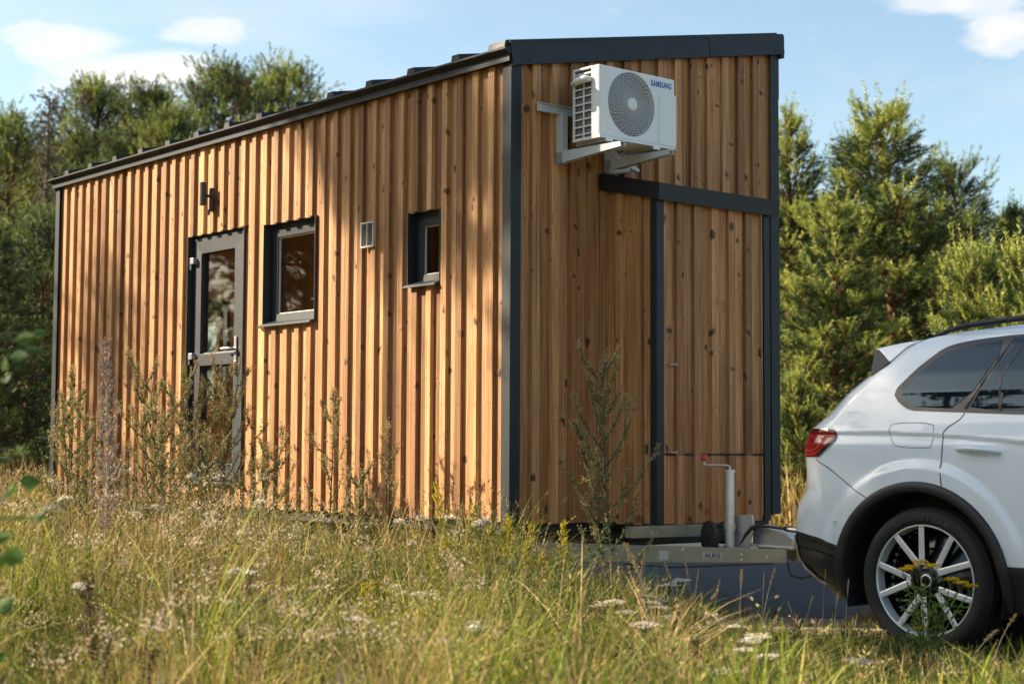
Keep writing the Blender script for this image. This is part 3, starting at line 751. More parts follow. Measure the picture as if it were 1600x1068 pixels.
for y in (.1, 1.6, 3.4, 5.2, 6.3): beam(mb, (.33, y, .515), (2.17, y, .515), .10, .10, .05)
mb.build('chassis', M['dark_under'], tl)
for y in (2.75, 3.55):
    for x in (.10, 2.22):
        mb = MB(); mb.lathe([(.0, .02), (.15, .02), (.16, .0), (.26, .0), (.29, .02), (.29, .16), (.26, .18), (.0, .18)], 28, lambda q, z, a, x=x, y=y: (x + a, y + q, .29 + z), 0); mb.build('wheel', M['rubber'], tl)
    mb = MB(); mb.tube([(.2, y, .29), (2.3, y, .29)], .03, 8); mb.build('axle', M['dark_under'], tl)
# overrun housing and coupling
mb = MB()
mb.prism([(-.90, .46), (-.90, .575), (-.96, .590), (-1.05, .575), (-1.17, .548), (-1.22, .52), (-1.22, .46)], 1.19, 1.31, lambda u, v, w_: (w_, u, v))
mb.box(1.17, 1.33, -1.23, -.95, .452, .472); mb.tube([(1.25, -1.2, .50), (1.25, -1.48, .50)], .035, 12)
mb.build('overrun_housing', M['zinc'], tl, bevel=.006)
mb = MB(); mb.prism([(-1.45, .46), (-1.45, .55), (-1.62, .54), (-1.66, .50), (-1.66, .45)], 1.20, 1.30, lambda u, v, w_: (w_, u, v)); mb.build('coupling_head', M['black_plastic'], tl, bevel=.01)
mb = MB(); mb.prism([(-.80, .45), (-.80, .645), (-.955, .652), (-.968, .60), (-.93, .45)], 1.126, 1.136, lambda u, v, w_: (w_, u, v))
mb.box(1.136, 1.20, -.95, -.81, .46, .475); mb.build('mount_plate', M['zinc'], tl, bevel=.002)
jk = MB(); jx, jy = 1.08, -.815
jk.tube([(jx, jy, .46), (jx, jy, .905)], .030, 16); jk.tube([(jx, jy, .56), (jx, jy, .60)], .036, 16); jk.tube([(jx, jy, .905), (jx, jy, .925)], .034, 16)
jw = jk.build('jockey_tube', M['zinc'], tl)
jk = MB(); jk.tube([(jx, jy, .92), (jx, jy, .945), (jx - .01, jy + .015, .952), (jx - .05, jy + .15, .952), (jx - .055, jy + .16, .962), (jx - .055, jy + .162, 1.0)], .007, 8); jk.build('crank', M['zinc'], jw)
jk = MB(); jk.tube([(jx - .055, jy + .162, .975), (jx - .055, jy + .162, .99), (jx - .055, jy + .162, 1.018)], [.014, .018, .015], 10); jk.build('knob', M['red_plastic'], jw)
jk = MB(); jk.lathe([(.012, -.028), (.05, -.026), (.085, -.024), (.10, -.02), (.10, .02), (.085, .024), (.05, .026), (.012, .028)], 26, lambda q, z, a: (jx - .04 + a * .9 + q * .35, jy + .13 + q * .94, .508 + z)); jk.build('jockey_wheel', M['black_plastic'], tl)
jk = MB(); jk.tube([(jx, jy, .47), (jx - .01, jy + .06, .44), (jx - .03, jy + .12, .50)], .014, 8); jk.build('wheel_fork', M['zinc'], tl)
hb = MB(); hb.tube([(1.15, -.86, .47), (1.145, -.90, .53), (1.14, -.955, .578), (1.14, -1.0, .588)], [.026, .024, .020, .013], 8); hb.tube([(1.14, -1.0, .588), (1.14, -1.22, .578)], .008, 8)
h_ = hb.build('handbrake_lever', M['black_plastic'], tl)
hb = MB(); hb.tube([(1.14, -1.20, .579), (1.14, -1.235, .577), (1.14, -1.34, .572)], [.013, .017, .016], 10); hb.build('grip', M['black_plastic'], h_)
mb = MB(); mb.tube([(1.2, -1.17, .375), (1.2, -1.19, .30), (1.22, -1.25, .285), (1.24, -1.31, .30), (1.24, -1.32, .38)], .007, 6); mb.build('safety_loop', M['black_plastic'], tl)
# bolts on the near beam and the brake cable under it
for u_, z_ in ((.30, .40), (.30, .44), (.55, .41), (.95, .445), (1.30, .42), (1.30, .39), (1.45, .41)):
    mb = MB(); bx = Vector((.17, .02, 0)) + Vector((1.02, -1.19, 0)).normalized() * u_ + Vector((-1.19, -1.02, 0)).normalized() * .0225
    nb_ = Vector((-1.19, -1.02, 0)).normalized(); mb.tube([(bx.x, bx.y, z_), (bx.x + nb_.x * .009, bx.y + nb_.y * .009, z_)], .009, 6); mb.build('bolt', M['zinc'], tl)
mb = MB(); mb.tube([(.55, -.42, .35), (.75, -.66, .335), (.95, -.90, .352), (1.12, -1.12, .368)], .005, 6); mb.build('brake_cable', M['black_plastic'], tl)
# stickers on the near beam
bd = Vector((1.19 - .17, -1.17 - .02, 0)).normalized(); bn = Vector((bd.y, -bd.x, 0)); 
if bn.x > 0: bn = -bn
def on_beam(u, z, off=.0245):
    q = u / (1.02 ** 2 + 1.19 ** 2) ** .5; p = Vector((.17, .02, 0)) + bd * u + bn * off; return (p.x, p.y, z)
mb = MB()
mb.add([on_beam(1.07, .390), on_beam(1.185, .390), on_beam(1.185, .433), on_beam(1.07, .433)], [(0, 1, 2, 3)], 0)
tv, tf, tw = text_geo('ALKO', .03, .001); s_ = .095 / tw
mb.add([on_beam(1.08 + x * s_, .402 + y, .0258) for x, y in tv], tf, 1)
for zz in (.395, .427): mb.add([on_beam(1.076, zz, .0257), on_beam(1.179, zz, .0257), on_beam(1.179, zz + .002, .0257), on_beam(1.076, zz + .002, .0257)], [(0, 1, 2, 3)], 1)
mb.build('sticker', [M['label'], M['metal_dark']], tl)
mb = MB(); mb.add([on_beam(.805, .378), on_beam(.865, .378), on_beam(.865, .436), on_beam(.805, .436)], [(0, 1, 2, 3)], 0)
for q in (.815, .838): mb.add([on_beam(q, .385, .0257), on_beam(q + .014, .385, .0257), on_beam(q + .014, .41, .0257), on_beam(q, .41, .0257)], [(0, 1, 2, 3)], 1)
mb.add([on_beam(.812, .418, .0257), on_beam(.858, .418, .0257), on_beam(.858, .428, .0257), on_beam(.812, .428, .0257)], [(0, 1, 2, 3)], 1)
mb.build('sticker', [M['label'], M['zinc']], tl)
# ------------------------------------------------------------------ car (local frame: x forward, y inward from the near side, z up; origin under the rear wheel face)
car = empty('parked_car', (2.125, 8.378, 0), R(-46), 'white estate car with black arches hitched to the trailer', 'car')
CW = 1.94
zi = np.array([.0, .2, .3, .45, .6, .8, .95, 1.08, 1.12, 1.2, 1.26, 1.35, 1.45, 1.6, 1.66, 1.70, 1.73, 1.745])
ii = np.array([.13, .12, .08, .03, .02, .01, .012, .02, .03, .06, .085, .112, .156, .245, .30, .38, .50, .66])
ZD = np.linspace(0, 1.745, 700); ID = np.interp(ZD, zi, ii)
kern = np.exp(-(np.arange(-14, 15) / 6.) ** 2); kern /= kern.sum()
ID = np.convolve(np.pad(ID, 14, mode='edge'), kern, 'valid')
zcs = ([-.9, -.534, -.21, .062, .322, .571, 1.2, 3.0, 4.0], [1.15, 1.144, 1.143, 1.132, 1.115, 1.09, 1.065, 1.03, 1.0])
AC_R, AC_F = (-.03, .37), (2.87, .37)
def sst(x): x = np.clip(x, 0, 1); return x * x * (3 - 2 * x)
def inset(s, z):
    v = np.interp(z, ZD, ID)
    dz = np.interp(s, *zcs) - z
    v = v + np.where(dz > 0, .013 * sst(dz / .012) * np.exp(-np.maximum(dz, 0) / .11), 0)
    for c_ in (AC_R, AC_F):
        d = np.hypot(s - c_[0], z - c_[1]); v = v - .018 * sst((.64 - d) / .06)
    return v + .03 * np.clip((.9 - s) / 1.6, 0, 1) ** 2 * 0
# rear outline as seen beyond the corner, then corrected for the corner radius
zs_ = np.array([.20, .30, .394, .49, .578, .685, .738, .79, .828, .933, 1.014, 1.09, 1.156, 1.233, 1.30, 1.359, 1.449, 1.477, 1.521, 1.60, 1.63, 1.66, 1.682, 1.70, 1.73, 1.745])
sp_ = np.array([-.55, -.64, -.749, -.793, -.81, -.801, -.785, -.752, -.728, -.727, -.738, -.737, -.722, -.628, -.565, -.512, -.407, -.375, -.31, -.235, -.19, -.10, .03, .25, .6, 1.0])
zr_ = [.2, .8, 1.0, 1.16, 1.3, 1.75]; rr_ = [.30, .30, .24, .20, .13, .10]
def rcor(z): return np.interp(z, zr_, rr_)
def srear(z): return np.interp(z, zs_, sp_) - .488 * rcor(z)
def sfront(z): return np.interp(z, [.2, .4, .8, .92, 1.0, 1.06, 1.14, 1.22, 1.6, 1.66, 1.70, 1.745], [3.70, 3.88, 3.90, 3.84, 3.5, 2.9, 2.62, 2.42, 1.62, 1.48, 1.35, 1.05])
def surf(q, z):
    """point of the near side; q beyond the corner start runs round the corner arc"""
    r = rcor(z); s0 = srear(z) + r
    ph = np.clip((s0 - q) / r, 0, math.pi / 2)
    s = np.where(q >= s0, q, s0 - r * np.sin(ph))
    return np.stack([s, inset(np.maximum(q, s0), z) + r * (1 - np.cos(ph)), z + 0 * s], -1)
def conv(s, z):
    """position seen flat on the side plane -> surface parameter"""
    r = rcor(z); s0 = srear(z) + r
    if s >= s0: return s
    lo, hi = 0., R(54.2)
    for _ in range(40):
        m_ = (lo + hi) / 2
        if s0 - r * math.sin(m_) + .72 * r * (1 - math.cos(m_)) > s: lo = m_
        else: hi = m_
    return s0 - r * lo
def on(q, z, off=0.):
    q = np.asarray(q, float); z = np.asarray(z, float); e = .004
    P = surf(q, z); a = surf(q + e, z) - surf(q - e, z); b = surf(q, z + e) - surf(q, z - e)
    n = np.cross(a, b); n /= np.linalg.norm(n, axis=-1, keepdims=True) + 1e-12
    return P + n * off * np.where(n[..., 1:2] > 0, -1, 1)
def zb(q): return np.interp(q, [-1.2, -.80, -.67, -.52, -.40, .30, .47, 2.2, 2.5, 3.3, 3.6, 4.], [.60, .593, .573, .532, .50, .49, .475, .47, .47, .5, .5, .5])
mir = lambda P: P * np.array([1, -1, 1]) + np.array([0, CW, 0])
def grid_faces(nr, nc): return [(i * nc + j, i * nc + j + 1, (i + 1) * nc + j + 1, (i + 1) * nc + j) for i in range(nr - 1) for j in range(nc - 1)]
def shell(lower):
    wq = np.concatenate([np.linspace(0, .3, 76), np.linspace(.3, 1, 60)[1:]])
    nr = 26 if lower else 120
    rows = []
    for i in range(nr):
        tt = i / (nr - 1); row = []
        base = np.linspace(0, 1, 7)
        # columns: rear flat, corner, side, front corner, front flat
        def zrow(q): 
            b = zb(q); return .24 + (b - .24) * tt if lower else b + (1.745 - b) * tt
        z0 = float(zrow(-.7)); r = float(rcor(z0)); s0 = float(srear(z0)) + r
        ins0 = float(inset(s0, z0))
        for k in range(5): row.append((s0 - r, CW / 2 + (ins0 + r - CW / 2) * k / 5, z0 if not lower else float(zrow(-.95))))
        for k in range(16):
            q = s0 - r * math.pi / 2 * (1 - k / 15); zz = float(zrow(q)); row.append(tuple(surf(np.array(q), np.array(zz))))
        zf = float(zrow(3.5)); rf = .35 if zf < 1.0 else .12; s1 = float(sfront(zf)) - rf
        for w_ in wq[1:]:
            q = s0 + (s1 - s0) * w_; zz = float(zrow(q)); row.append(tuple(surf(np.array(q), np.array(zz))))
        insf = float(inset(s1, zf))
        for k in range(1, 10):
            ph = math.pi / 2 * k / 9; row.append((s1 + rf * math.sin(ph), insf + rf * (1 - math.cos(ph)), zf))
        row.append((s1 + rf, CW / 2, zf)); rows.append(row)
    P = np.array(rows); nc = P.shape[1]; V = P.reshape(-1, 3)
    F = []
    cen = {}
    for f in grid_faces(nr, nc):
        c_ = V[list(f)].mean(0); hole = False
        for a_ in (AC_R, AC_F):
            if c_[1] < .35 and (np.hypot(c_[0] - a_[0], c_[2] - a_[1]) < .490 or (abs(c_[0] - a_[0]) < .490 and c_[2] < a_[1])): hole = True
        if not hole: F.append(f[::-1])
    Vm = mir(V); n_ = len(V)
    return list(map(tuple, V)) + list(map(tuple, Vm)), F + [tuple(i + n_ for i in f[::-1]) for f in F], rows
for lower, nm, mt in ((False, 'body', 'white_paint'), (True, 'lower_cladding', 'black_plastic')):
    mb = MB(); v, f, rows = shell(lower); mb.add(v, f)
    if not lower:
        top = rows[-1]; mb.add(top + [tuple(mir(np.array(p))) for p in top][::-1], [tuple(range(2 * len(top)))])
    o = mb.build(nm, M[mt], car, smooth=True)
body = [c for c in car.children if c.name.startswith('body')][0]
mb = MB(); mb.box(.6, 2.3, .12, CW - .12, .22, .3); mb.box(-.55, .6, .34, CW - .34, .25, .9); mb.box(2.3, 3.6, .34, CW - .34, .25, .9); mb.build('underbody', M['dark_under'], car)

def strip(poly, w_, off, mb, m=0, both=True, closed=False, n_=3):
    pts = []
    pp = poly + [poly[0]] if closed else poly
    for a, b in zip(pp, pp[1:]):
        for k in range(n_): pts.append((a[0] + (b[0] - a[0]) * k / n_, a[1] + (b[1] - a[1]) * k / n_))
    pts.append(pp[-1]); pts = np.array(pts)
    d = np.gradient(pts, axis=0); d /= np.linalg.norm(d, axis=1, keepdims=True); nn = np.stack([-d[:, 1], d[:, 0]], 1) * w_ / 2
    a = on((pts + nn)[:, 0], (pts + nn)[:, 1], off); b = on((pts - nn)[:, 0], (pts - nn)[:, 1], off); k = len(pts)
    V = np.concatenate([a, b]); F = [(i, i + 1, k + i + 1, k + i) for i in range(k - 1)]
    mb.add(V, F, m)
    if both: mb.add(mir(V), F, m)
def smooth_poly(poly, it=2, closed=True):
    p = list(poly)
    for _ in range(it):
        q = []
        for a, b in zip(p, p[1:] + [p[0]]): q += [(a[0] * .75 + b[0] * .25, a[1] * .75 + b[1] * .25), (a[0] * .25 + b[0] * .75, a[1] * .25 + b[1] * .75)]
        p = q
    return p
def panel(poly, off, mb, m=0, nr=26, nc=14, both=True, thick=True):
    zs = [p[1] for p in poly]; z0, z1 = min(zs) + 1e-4, max(zs) - 1e-4; rows = []
    for i in range(nr):
        z = z0 + (z1 - z0) * i / (nr - 1); xs = []
        for a, b in zip(poly, poly[1:] + poly[:1]):
            if (a[1] - z) * (b[1] - z) <= 0 and a[1] != b[1]: xs.append(a[0] + (b[0] - a[0]) * (z - a[1]) / (b[1] - a[1]))
        x0, x1 = min(xs), max(xs); q = np.linspace(x0, x1, nc); rows.append(on(q, np.full(nc, z), off))
    V = np.array(rows); 
    bs = np.array([np.concatenate([V[0], V[1:-1, -1], V[-1, ::-1], V[-2:0:-1, 0]])])[0]
    F = grid_faces(nr, nc)
    mb.add(V.reshape(-1, 3), F, m)
    inn = bs + np.array([0, off + .004, 0]); k = len(bs); ed = np.concatenate([bs, inn])
    EF = [(i, (i + 1) % k, k + (i + 1) % k, k + i) for i in range(k)]
    mb.add(ed, EF, m)
    if both: mb.add(mir(V.reshape(-1, 3)), [f[::-1] for f in F], m); mb.add(mir(ed), EF, m)
def cv(pts): return [(conv(s, z), z) for s, z in pts]

# side glazing
WO = [(-.223, 1.343), (-.214, 1.381), (-.109, 1.496), (-.015, 1.577), (.035, 1.602), (.155, 1.627), (.437, 1.648), (.90, 1.655), (1.30, 1.62), (1.62, 1.45), (2.05, 1.215), (2.05, 1.185), (1.2, 1.20), (.546, 1.229), (.223, 1.244), (-.088, 1.255), (-.144, 1.272), (-.192, 1.304)]
GQ = [(-.185, 1.349), (-.10, 1.455), (.0, 1.546), (.056, 1.572), (.171, 1.595), (.388, 1.622), (.20, 1.264), (-.073, 1.270), (-.131, 1.298)]
GD = [(.428, 1.627), (.90, 1.634), (1.0, 1.625), (1.03, 1.230), (.546, 1.250), (.234, 1.262)]
GF = [(1.06, 1.622), (1.28, 1.598), (1.58, 1.440), (1.95, 1.228), (1.09, 1.228)]
mb = MB(); panel(WO, .004, mb, nr=40, nc=40); wt = mb.build('window_surround', M['chrome_dark'], car)
for G in (GQ, GD, GF):
    mb = MB(); panel(smooth_poly(G, 1) if G is GQ else G, .0075, mb, nr=30, nc=20); mb.build('side_window', M['car_glass'], car, smooth=False)
mb = MB(); strip([(.470, 1.604), (.385, 1.42), (.412, 1.258)], .012, .0095, mb); strip([(.412, 1.34), (.412, 1.25)], .016, .0098, mb); strip([(.405, 1.628), (.214, 1.262)], .014, .0098, mb); mb.build('window_bar', M['black_gloss'], car)
# shut lines and fuel flap
for pl, w_ in ((cv([(.215, 1.240), (.194, 1.208), (.129, 1.165), (.110, 1.136), (.111, 1.06), (.110, .961), (.124, .86)]), .006), ([(.95, 1.215), (1.06, 1.10), (1.06, .6), (1.0, .50)], .006), ([(2.0, 1.19), (2.12, .9), (2.1, .5)], .006),
               (cv([(-.665, .997), (-.558, .935), (-.435, .851), (-.33, .796)]), .005), (cv([(-.231, 1.615), (-.306, 1.521), (-.383, 1.470)]), .004)):
    mb = MB(); strip(pl, w_, .0012, mb); mb.build('shut_line', M['dark_under'], car)
mb = MB(); strip(smooth_poly([(-.218, 1.15), (-.208, 1.194), (.045, 1.192), (.054, 1.15), (.050, 1.075), (.035, 1.058), (-.165, 1.066), (-.192, 1.095)], 2), .0028, .0012, mb, closed=True, both=False, n_=1); mb.build('fuel_flap', M['dark_under'], car)
# door handles
for (s0, z0) in ((.20, 1.055), (1.16, 1.035)):
    mb = MB()
    for fn in (lambda P: P, mir):
        pts = [fn(on(np.array(s0 + d), np.array(z0 + dz), o_)) for d, dz, o_ in ((0, 0, -.004), (.008, .0, .016), (.05, .001, .032), (.12, -.002, .036), (.19, -.008, .032), (.225, -.013, .016), (.235, -.014, -.004))]
        mb.tube(pts, [.010, .015, .016, .016, .016, .015, .010], 10, squash=.75)
    h_ = mb.build('door_handle', M['white_paint'], car, smooth=True)
    mb = MB(); panel(smooth_poly([(s0 + .05, z0 - .005), (s0 + .06, z0 - .035), (s0 + .17, z0 - .045), (s0 + .18, z0 - .012)], 2), .0012, mb, nr=8, nc=8); mb.build('handle_recess', M['bracket'], h_)
# tail lamps
TL = [(-.727, 1.156), (-.60, 1.160), (-.565, 1.158), (-.548, 1.145), (-.545, 1.125), (-.556, 1.10), (-.604, 1.057), (-.66, 1.008), (-.70, 1.004), (-.738, 1.012), (-.737, 1.09)]
TQ = cv(TL); q0 = min(p[0] for p in TQ); TQ = [(p[0] - (.25 if p[0] < q0 + .14 else 0), p[1]) for p in TQ]
mb = MB(); panel(TQ, .006, mb, nr=24, nc=24); tlm = mb.build('tail_lamp', M['tail'], car, smooth=True)
mb = MB(); strip(cv([(-.72, 1.152), (-.60, 1.155), (-.56, 1.15)]), .014, .0085, mb); strip(cv([(-.550, 1.14), (-.556, 1.105), (-.604, 1.062), (-.655, 1.014)]), .016, .0085, mb); mb.build('lamp_edge', M['black_gloss'], tlm)
mb = MB(); strip(cv([(-.725, 1.045), (-.69, 1.04), (-.65, 1.065), (-.615, 1.105), (-.60, 1.13)]), .008, .0088, mb); strip(cv([(-.738, 1.022), (-.69, 1.02), (-.665, 1.03)]), .006, .0088, mb); mb.build('light_guide', M['red_plastic'], tlm)
# rear spoiler with dark side fins, rear window
def spo(poly, nm, mt, bev=0):
    mb = MB()
    for (a, b) in ((0, 1),):
        ya = [float(np.interp(z, zi, ii)) for s, z in poly]
        v = [(s, y + .008, z) for (s, z), y in zip(poly, ya)] + [(s, CW - y - .008, z) for (s, z), y in zip(poly, ya)]; k = len(poly)
        mb.add(v, [tuple(range(k)), tuple(range(k, 2 * k))[::-1]] + [(i, k + i, k + (i + 1) % k, (i + 1) % k) for i in range(k)])
    return mb.build(nm, M[mt], car, bevel=bev)
spo([(-.442, 1.604), (-.411, 1.598), (-.318, 1.528), (-.235, 1.61), (-.16, 1.645), (-.30, 1.630)], 'spoiler', 'white_paint', .004)
spo([(-.438, 1.600), (-.412, 1.597), (-.318, 1.526), (-.36, 1.49), (-.408, 1.452)], 'spoiler_fin', 'black_gloss')
mb = MB(); pts = [(s, z) for z, s in zip(np.linspace(1.24, 1.46, 8), np.interp(np.linspace(1.24, 1.46, 8), zs_, sp_))]
V = []
for z in np.linspace(1.235, 1.47, 10):
    s = float(srear(z)) - .004; y0 = float(np.interp(z, ZD, ID)) + float(rcor(z)) * .75
    V += [(s, y0, z), (s, CW - y0, z)]
mb.add(V, [(2 * i, 2 * i + 1, 2 * i + 3, 2 * i + 2) for i in range(9)])
strip([(conv(float(np.interp(z, zs_, sp_)) + .004, z) - .01, z) for z in np.linspace(1.23, 1.455, 12)], .016, .004, mb, n_=1)
mb.build('rear_window', M['black_gloss'], car)
# roof rails
for fn in (lambda P: P, mir):
    mb = MB(); pts = []
    for s, z in ((-.135, 1.655), (-.09, 1.672), (-.02, 1.692), (.08, 1.712), (.25, 1.726), (.5, 1.741), (.8, 1.752), (1.1, 1.745), (1.4, 1.705), (1.48, 1.67)):
        pts.append(fn(np.array([s, .335, z])))
    mb.tube(pts, [.006, .010, .014, .016, .016, .016, .016, .016, .014, .008], 8, squash=1.0); mb.build('roof_rail', M['metal_dark'], car, smooth=True)
# arch trims and wheel wells
def arch(c_, a0, a1, nm):
    mb = MB(); prof = [(.518, .0), (.516, .014), (.508, .020), (.470, .021), (.462, .012), (.458, -.05)]
    V = []; n_ = 60
    for i in range(n_ + 1):
        a = a0 + (a1 - a0) * i / n_
        for (rad, of) in prof:
            s = c_[0] + rad * math.cos(a); z = c_[1] + rad * math.sin(a)
            V.append(on(np.array(conv(s, z)), np.array(z), of) if rad > .459 else on(np.array(conv(s, z)), np.array(z), 0) + np.array([0, .10, 0]))
    V = np.array(V); F = [f[::-1] for f in grid_faces(n_ + 1, len(prof))]
    mb.add(V, F); mb.add(mir(V), [f[::-1] for f in F]); return mb.build(nm, M['black_plastic'], car, smooth=True)
arch(AC_R, R(-14), R(190), 'wheel_arch'); arch(AC_F, R(-10), R(190), 'wheel_arch')
mb = MB()
for c_ in (AC_R, AC_F):
    for fn in (lambda P: P, mir):
        V = []
        for i in range(37):
            a = R(-20) + R(220) * i / 36
            for y in (.03, .52): V.append(fn(np.array([c_[0] + .475 * math.cos(a), y, c_[1] + .475 * math.sin(a)])))
        mb.add(V, [(2 * i, 2 * i + 1, 2 * i + 3, 2 * i + 2) for i in range(36)])
        mb.add([fn(np.array([c_[0] + .49 * math.cos(R(k * 15)), .52, c_[1] + .49 * math.sin(R(k * 15))])) for k in range(24)], [tuple(range(24))])
mb.build('wheel_well', M['dark_under'], car)
# skid plate, parking sensor
mb = MB(); sk = [(-.818, .575), (-.812, .532), (-.752, .394), (-.64, .322), (-.70, .392), (-.775, .50)]
sq = cv(sk); 
V = []
for off in (.012,): V += [on(np.array(q - .01), np.array(z), off) for q, z in sq]
mb.add(V, [tuple(range(len(V)))]); mb.add(mir(np.array(V)), [tuple(range(len(V)))[::-1]])
V2 = []
for z in np.linspace(.32, .56, 10):
    s = float(srear(z)) - .006; V2 += [(s, .30, z), (s, CW - .30, z)]
mb.add(V2, [(2 * i, 2 * i + 1, 2 * i + 3, 2 * i + 2) for i in range(9)])
for z0, z1 in zip(np.linspace(.32, .57, 11), np.linspace(.32, .57, 11)[1:]):
    qa = [conv(float(np.interp(z, zs_, sp_)) + .004 + .05 * (z < .45) * (.45 - z) / .15, z) for z in (z0, z1)]
    V3 = []
    for z, q in ((z0, qa[0]), (z1, qa[1])):
        for k in range(6): V3.append(on(np.array(q - .24 * k / 5), np.array(z), .008))
    mb.add(V3, [(k, k + 1, 6 + k + 1, 6 + k) for k in range(5)])
mb.build('skid_plate', M['skid'], car, smooth=True)
mb = MB(); P = on(np.array(-.529), np.array(.66), .002); strip([(-.531 + .011 * math.cos(k * .7854), .655 + .011 * math.sin(k * .7854)) for k in range(8)], .004, .0015, mb, closed=True, n_=1); mb.build('parking_sensor', M['vent'], car)
for zz, w_ in ((.50, .010), (.545, .006)):
    mb = MB(); strip(cv([(-.80, zz + .02), (-.67, zz), (-.54, zz - .03)]), w_, .003, mb); mb.build('bumper_groove', M['black_gloss'], car)
# wheels
def wheel(x, flip, rot):
    """face at y = 0 looking outwards"""
    P = (lambda a, b, y: (x + a, CW - y, .375 + b)) if flip else (lambda a, b, y: (x + a, y, .375 + b))
    mb = MB(); prof = [(.288, .035), (.292, .016), (.300, .008), (.318, .002), (.338, .0), (.355, .006), (.368, .020), (.377, .045)]
    for yy in (.075, .14, .205): prof += [(.3795, yy - .028), (.380, yy - .006), (.372, yy - .004), (.372, yy + .004), (.380, yy + .006), (.3795, yy + .028)]
    prof += [(.377, .25), (.355, .285), (.29, .29)]
    mb.lathe(prof, 72, P); tw_ = mb
    w0 = empty('wheel', (0, 0, 0)); w0.parent = car
    ty = mb.build('tyre', M['rubber'], w0, smooth=True)
    mb = MB()
    for k in range(72):                        # sipes across the shoulder
        a = k * math.pi / 36
        q = [(.362, .012), (.3785, .05), (.3805, .068)]
        V = [P(r_ * math.cos(a + s) , r_ * math.sin(a + s), y - .001) for r_, y in q for s in (-.008, .008)]
        mb.add(V, [(0, 1, 3, 2), (2, 3, 5, 4)])
    mb.build('tread_sipe', M['dark_under'], w0)
    tv, tf, tw = text_geo('GOODYEAR', .034, .0006); mb = MB()
    sp = 1.15 / tw
    def lt(x_, y_):
        a = R(90) + .52 - x_ / tw * 1.04; r_ = .312 + y_; return P(r_ * math.cos(a) * (-1 if flip else 1), r_ * math.sin(a), .0028 - abs(r_ - .338) * .0 - .004)
    mb.add([lt(*p) for p in tv], tf); mb.build('tyre_lettering', M['tyre_mark'], ty)
    mb = MB(); mb.lathe([(.291, .030), (.290, .018), (.283, .016), (.281, .03), (.272, .06), (.265, .2), (.20, .21)], 64, P)
    rim = mb.build('rim', M['alloy'], w0, smooth=True)
    mb = MB(); mb.lathe([(.001, .085), (.10, .085), (.17, .12), (.268, .15), (.27, .07)], 40, P); mb.build('brake_disc', M['black_gloss'], w0)
    for k in range(5):
        mb = MB(); ac_ = rot + 2 * math.pi * k / 5
        for sg in (-1, 1):
            a_o = ac_ + sg * .295; a_i = ac_ + sg * .10
            ro, ri = .285, .085
            po = np.array([ro * math.cos(a_o), ro * math.sin(a_o)]); pi_ = np.array([ri * math.cos(a_i), ri * math.sin(a_i)])
            d = (po - pi_) / np.linalg.norm(po - pi_); n_ = np.array([-d[1], d[0]])
            def bar(w0_, w1_, y0_, y1_, depth, m):
                v = []
                for p_q, ww, yy in ((pi_, w0_, y0_), (po, w1_, y1_)):
                    for q, dy in ((-ww, 0), (ww, 0), (ww * 1.5, depth), (-ww * 1.5, depth)): v.append(P(*(p_q + n_ * q), yy + dy))
                mb.add(v, [(0, 1, 5, 4), (1, 2, 6, 5), (3, 0, 4, 7), (2, 3, 7, 6)], m)
            bar(.0118, .0105, .032, .020, .002, 0); bar(.0121, .0108, .0335, .0215, .05, 1)
        mb.build('spoke', [M['alloy'], M['black_gloss']], w0)
    mb = MB(); mb.lathe([(.001, .036), (.03, .036), (.036, .039), (.06, .042), (.092, .048), (.095, .085)], 30, P)
    mb.build('hub_cap', M['black_gloss'], w0, smooth=True)
    mb = MB(); mb.lathe([(.026, .0355), (.030, .0345), (.034, .0375)], 30, P); mb.build('hub_ring', M['alloy'], w0, smooth=True)
wheel(0., False, R(110 - 0)); wheel(2.9, False, R(40)); wheel(0., True, R(20)); wheel(2.9, True, R(70))

def split_mesh(o, key):
    """one object per piece: near and far side, front and rear"""
    bm = bmesh.new(); bm.from_mesh(o.data); ks = sorted({key(f.calc_center_median()) for f in bm.faces}); bm.free()
    if len(ks) < 2: return
    out = []
    for i, k_ in enumerate(ks):
        bm = bmesh.new(); bm.from_mesh(o.data); bmesh.ops.delete(bm, geom=[f for f in bm.faces if key(f.calc_center_median()) != k_], context='FACES')
        me = bpy.data.meshes.new(o.data.name)
        for m_ in o.data.materials: me.materials.append(m_)
        bm.to_mesh(me); bm.free(); out.append(me)
    ch = list(o.children); o.data = out[0]
    for me in out[1:]:
        c = o.copy(); c.data = me; COL.objects.link(c); c.parent = o.parent
    return
for o in list(car.children) + [c for q in car.children for c in q.children if q.name.startswith(('door_handle', 'tail_lamp'))]:
    if o.type == 'MESH' and o.name.split('.')[0] in ('wheel_arch', 'wheel_well', 'side_window', 'window_bar', 'window_surround', 'tail_lamp', 'lamp_edge', 'light_guide', 'parking_sensor', 'bumper_groove', 'door_handle', 'handle_recess'):
        split_mesh(o, lambda c: (c.y > CW / 2, c.x > 1.4))
    elif o.type == 'MESH' and o.name.startswith('shut_line'): split_mesh(o, lambda c: c.y > CW / 2)
UNSEEN_PINES = [('ot', -14, 10.0, 13.5, .3, .68), ('ow', -15, 12.75, 12.4, 1.9, .72), ('ow', -14, 6.4, 12.2, 2.0, .8), ('sp', -17.2, 15.8, 11.5, 3.0, 1.0)]
for i_ in range(26): UNSEEN_PINES.append((['oa', 'yc', 'ob', 'ya', 'oc', 'yc'][i_ % 6], -34 - 4 * (i_ % 2) - (i_ % 3), -20 + i_ * 2.3, (10.5 if i_ % 2 else 13) + 1.5 * ((i_ * 7) % 3), i_ * 1.3, 1.5))  # far row out of view, for the house glass to mirror
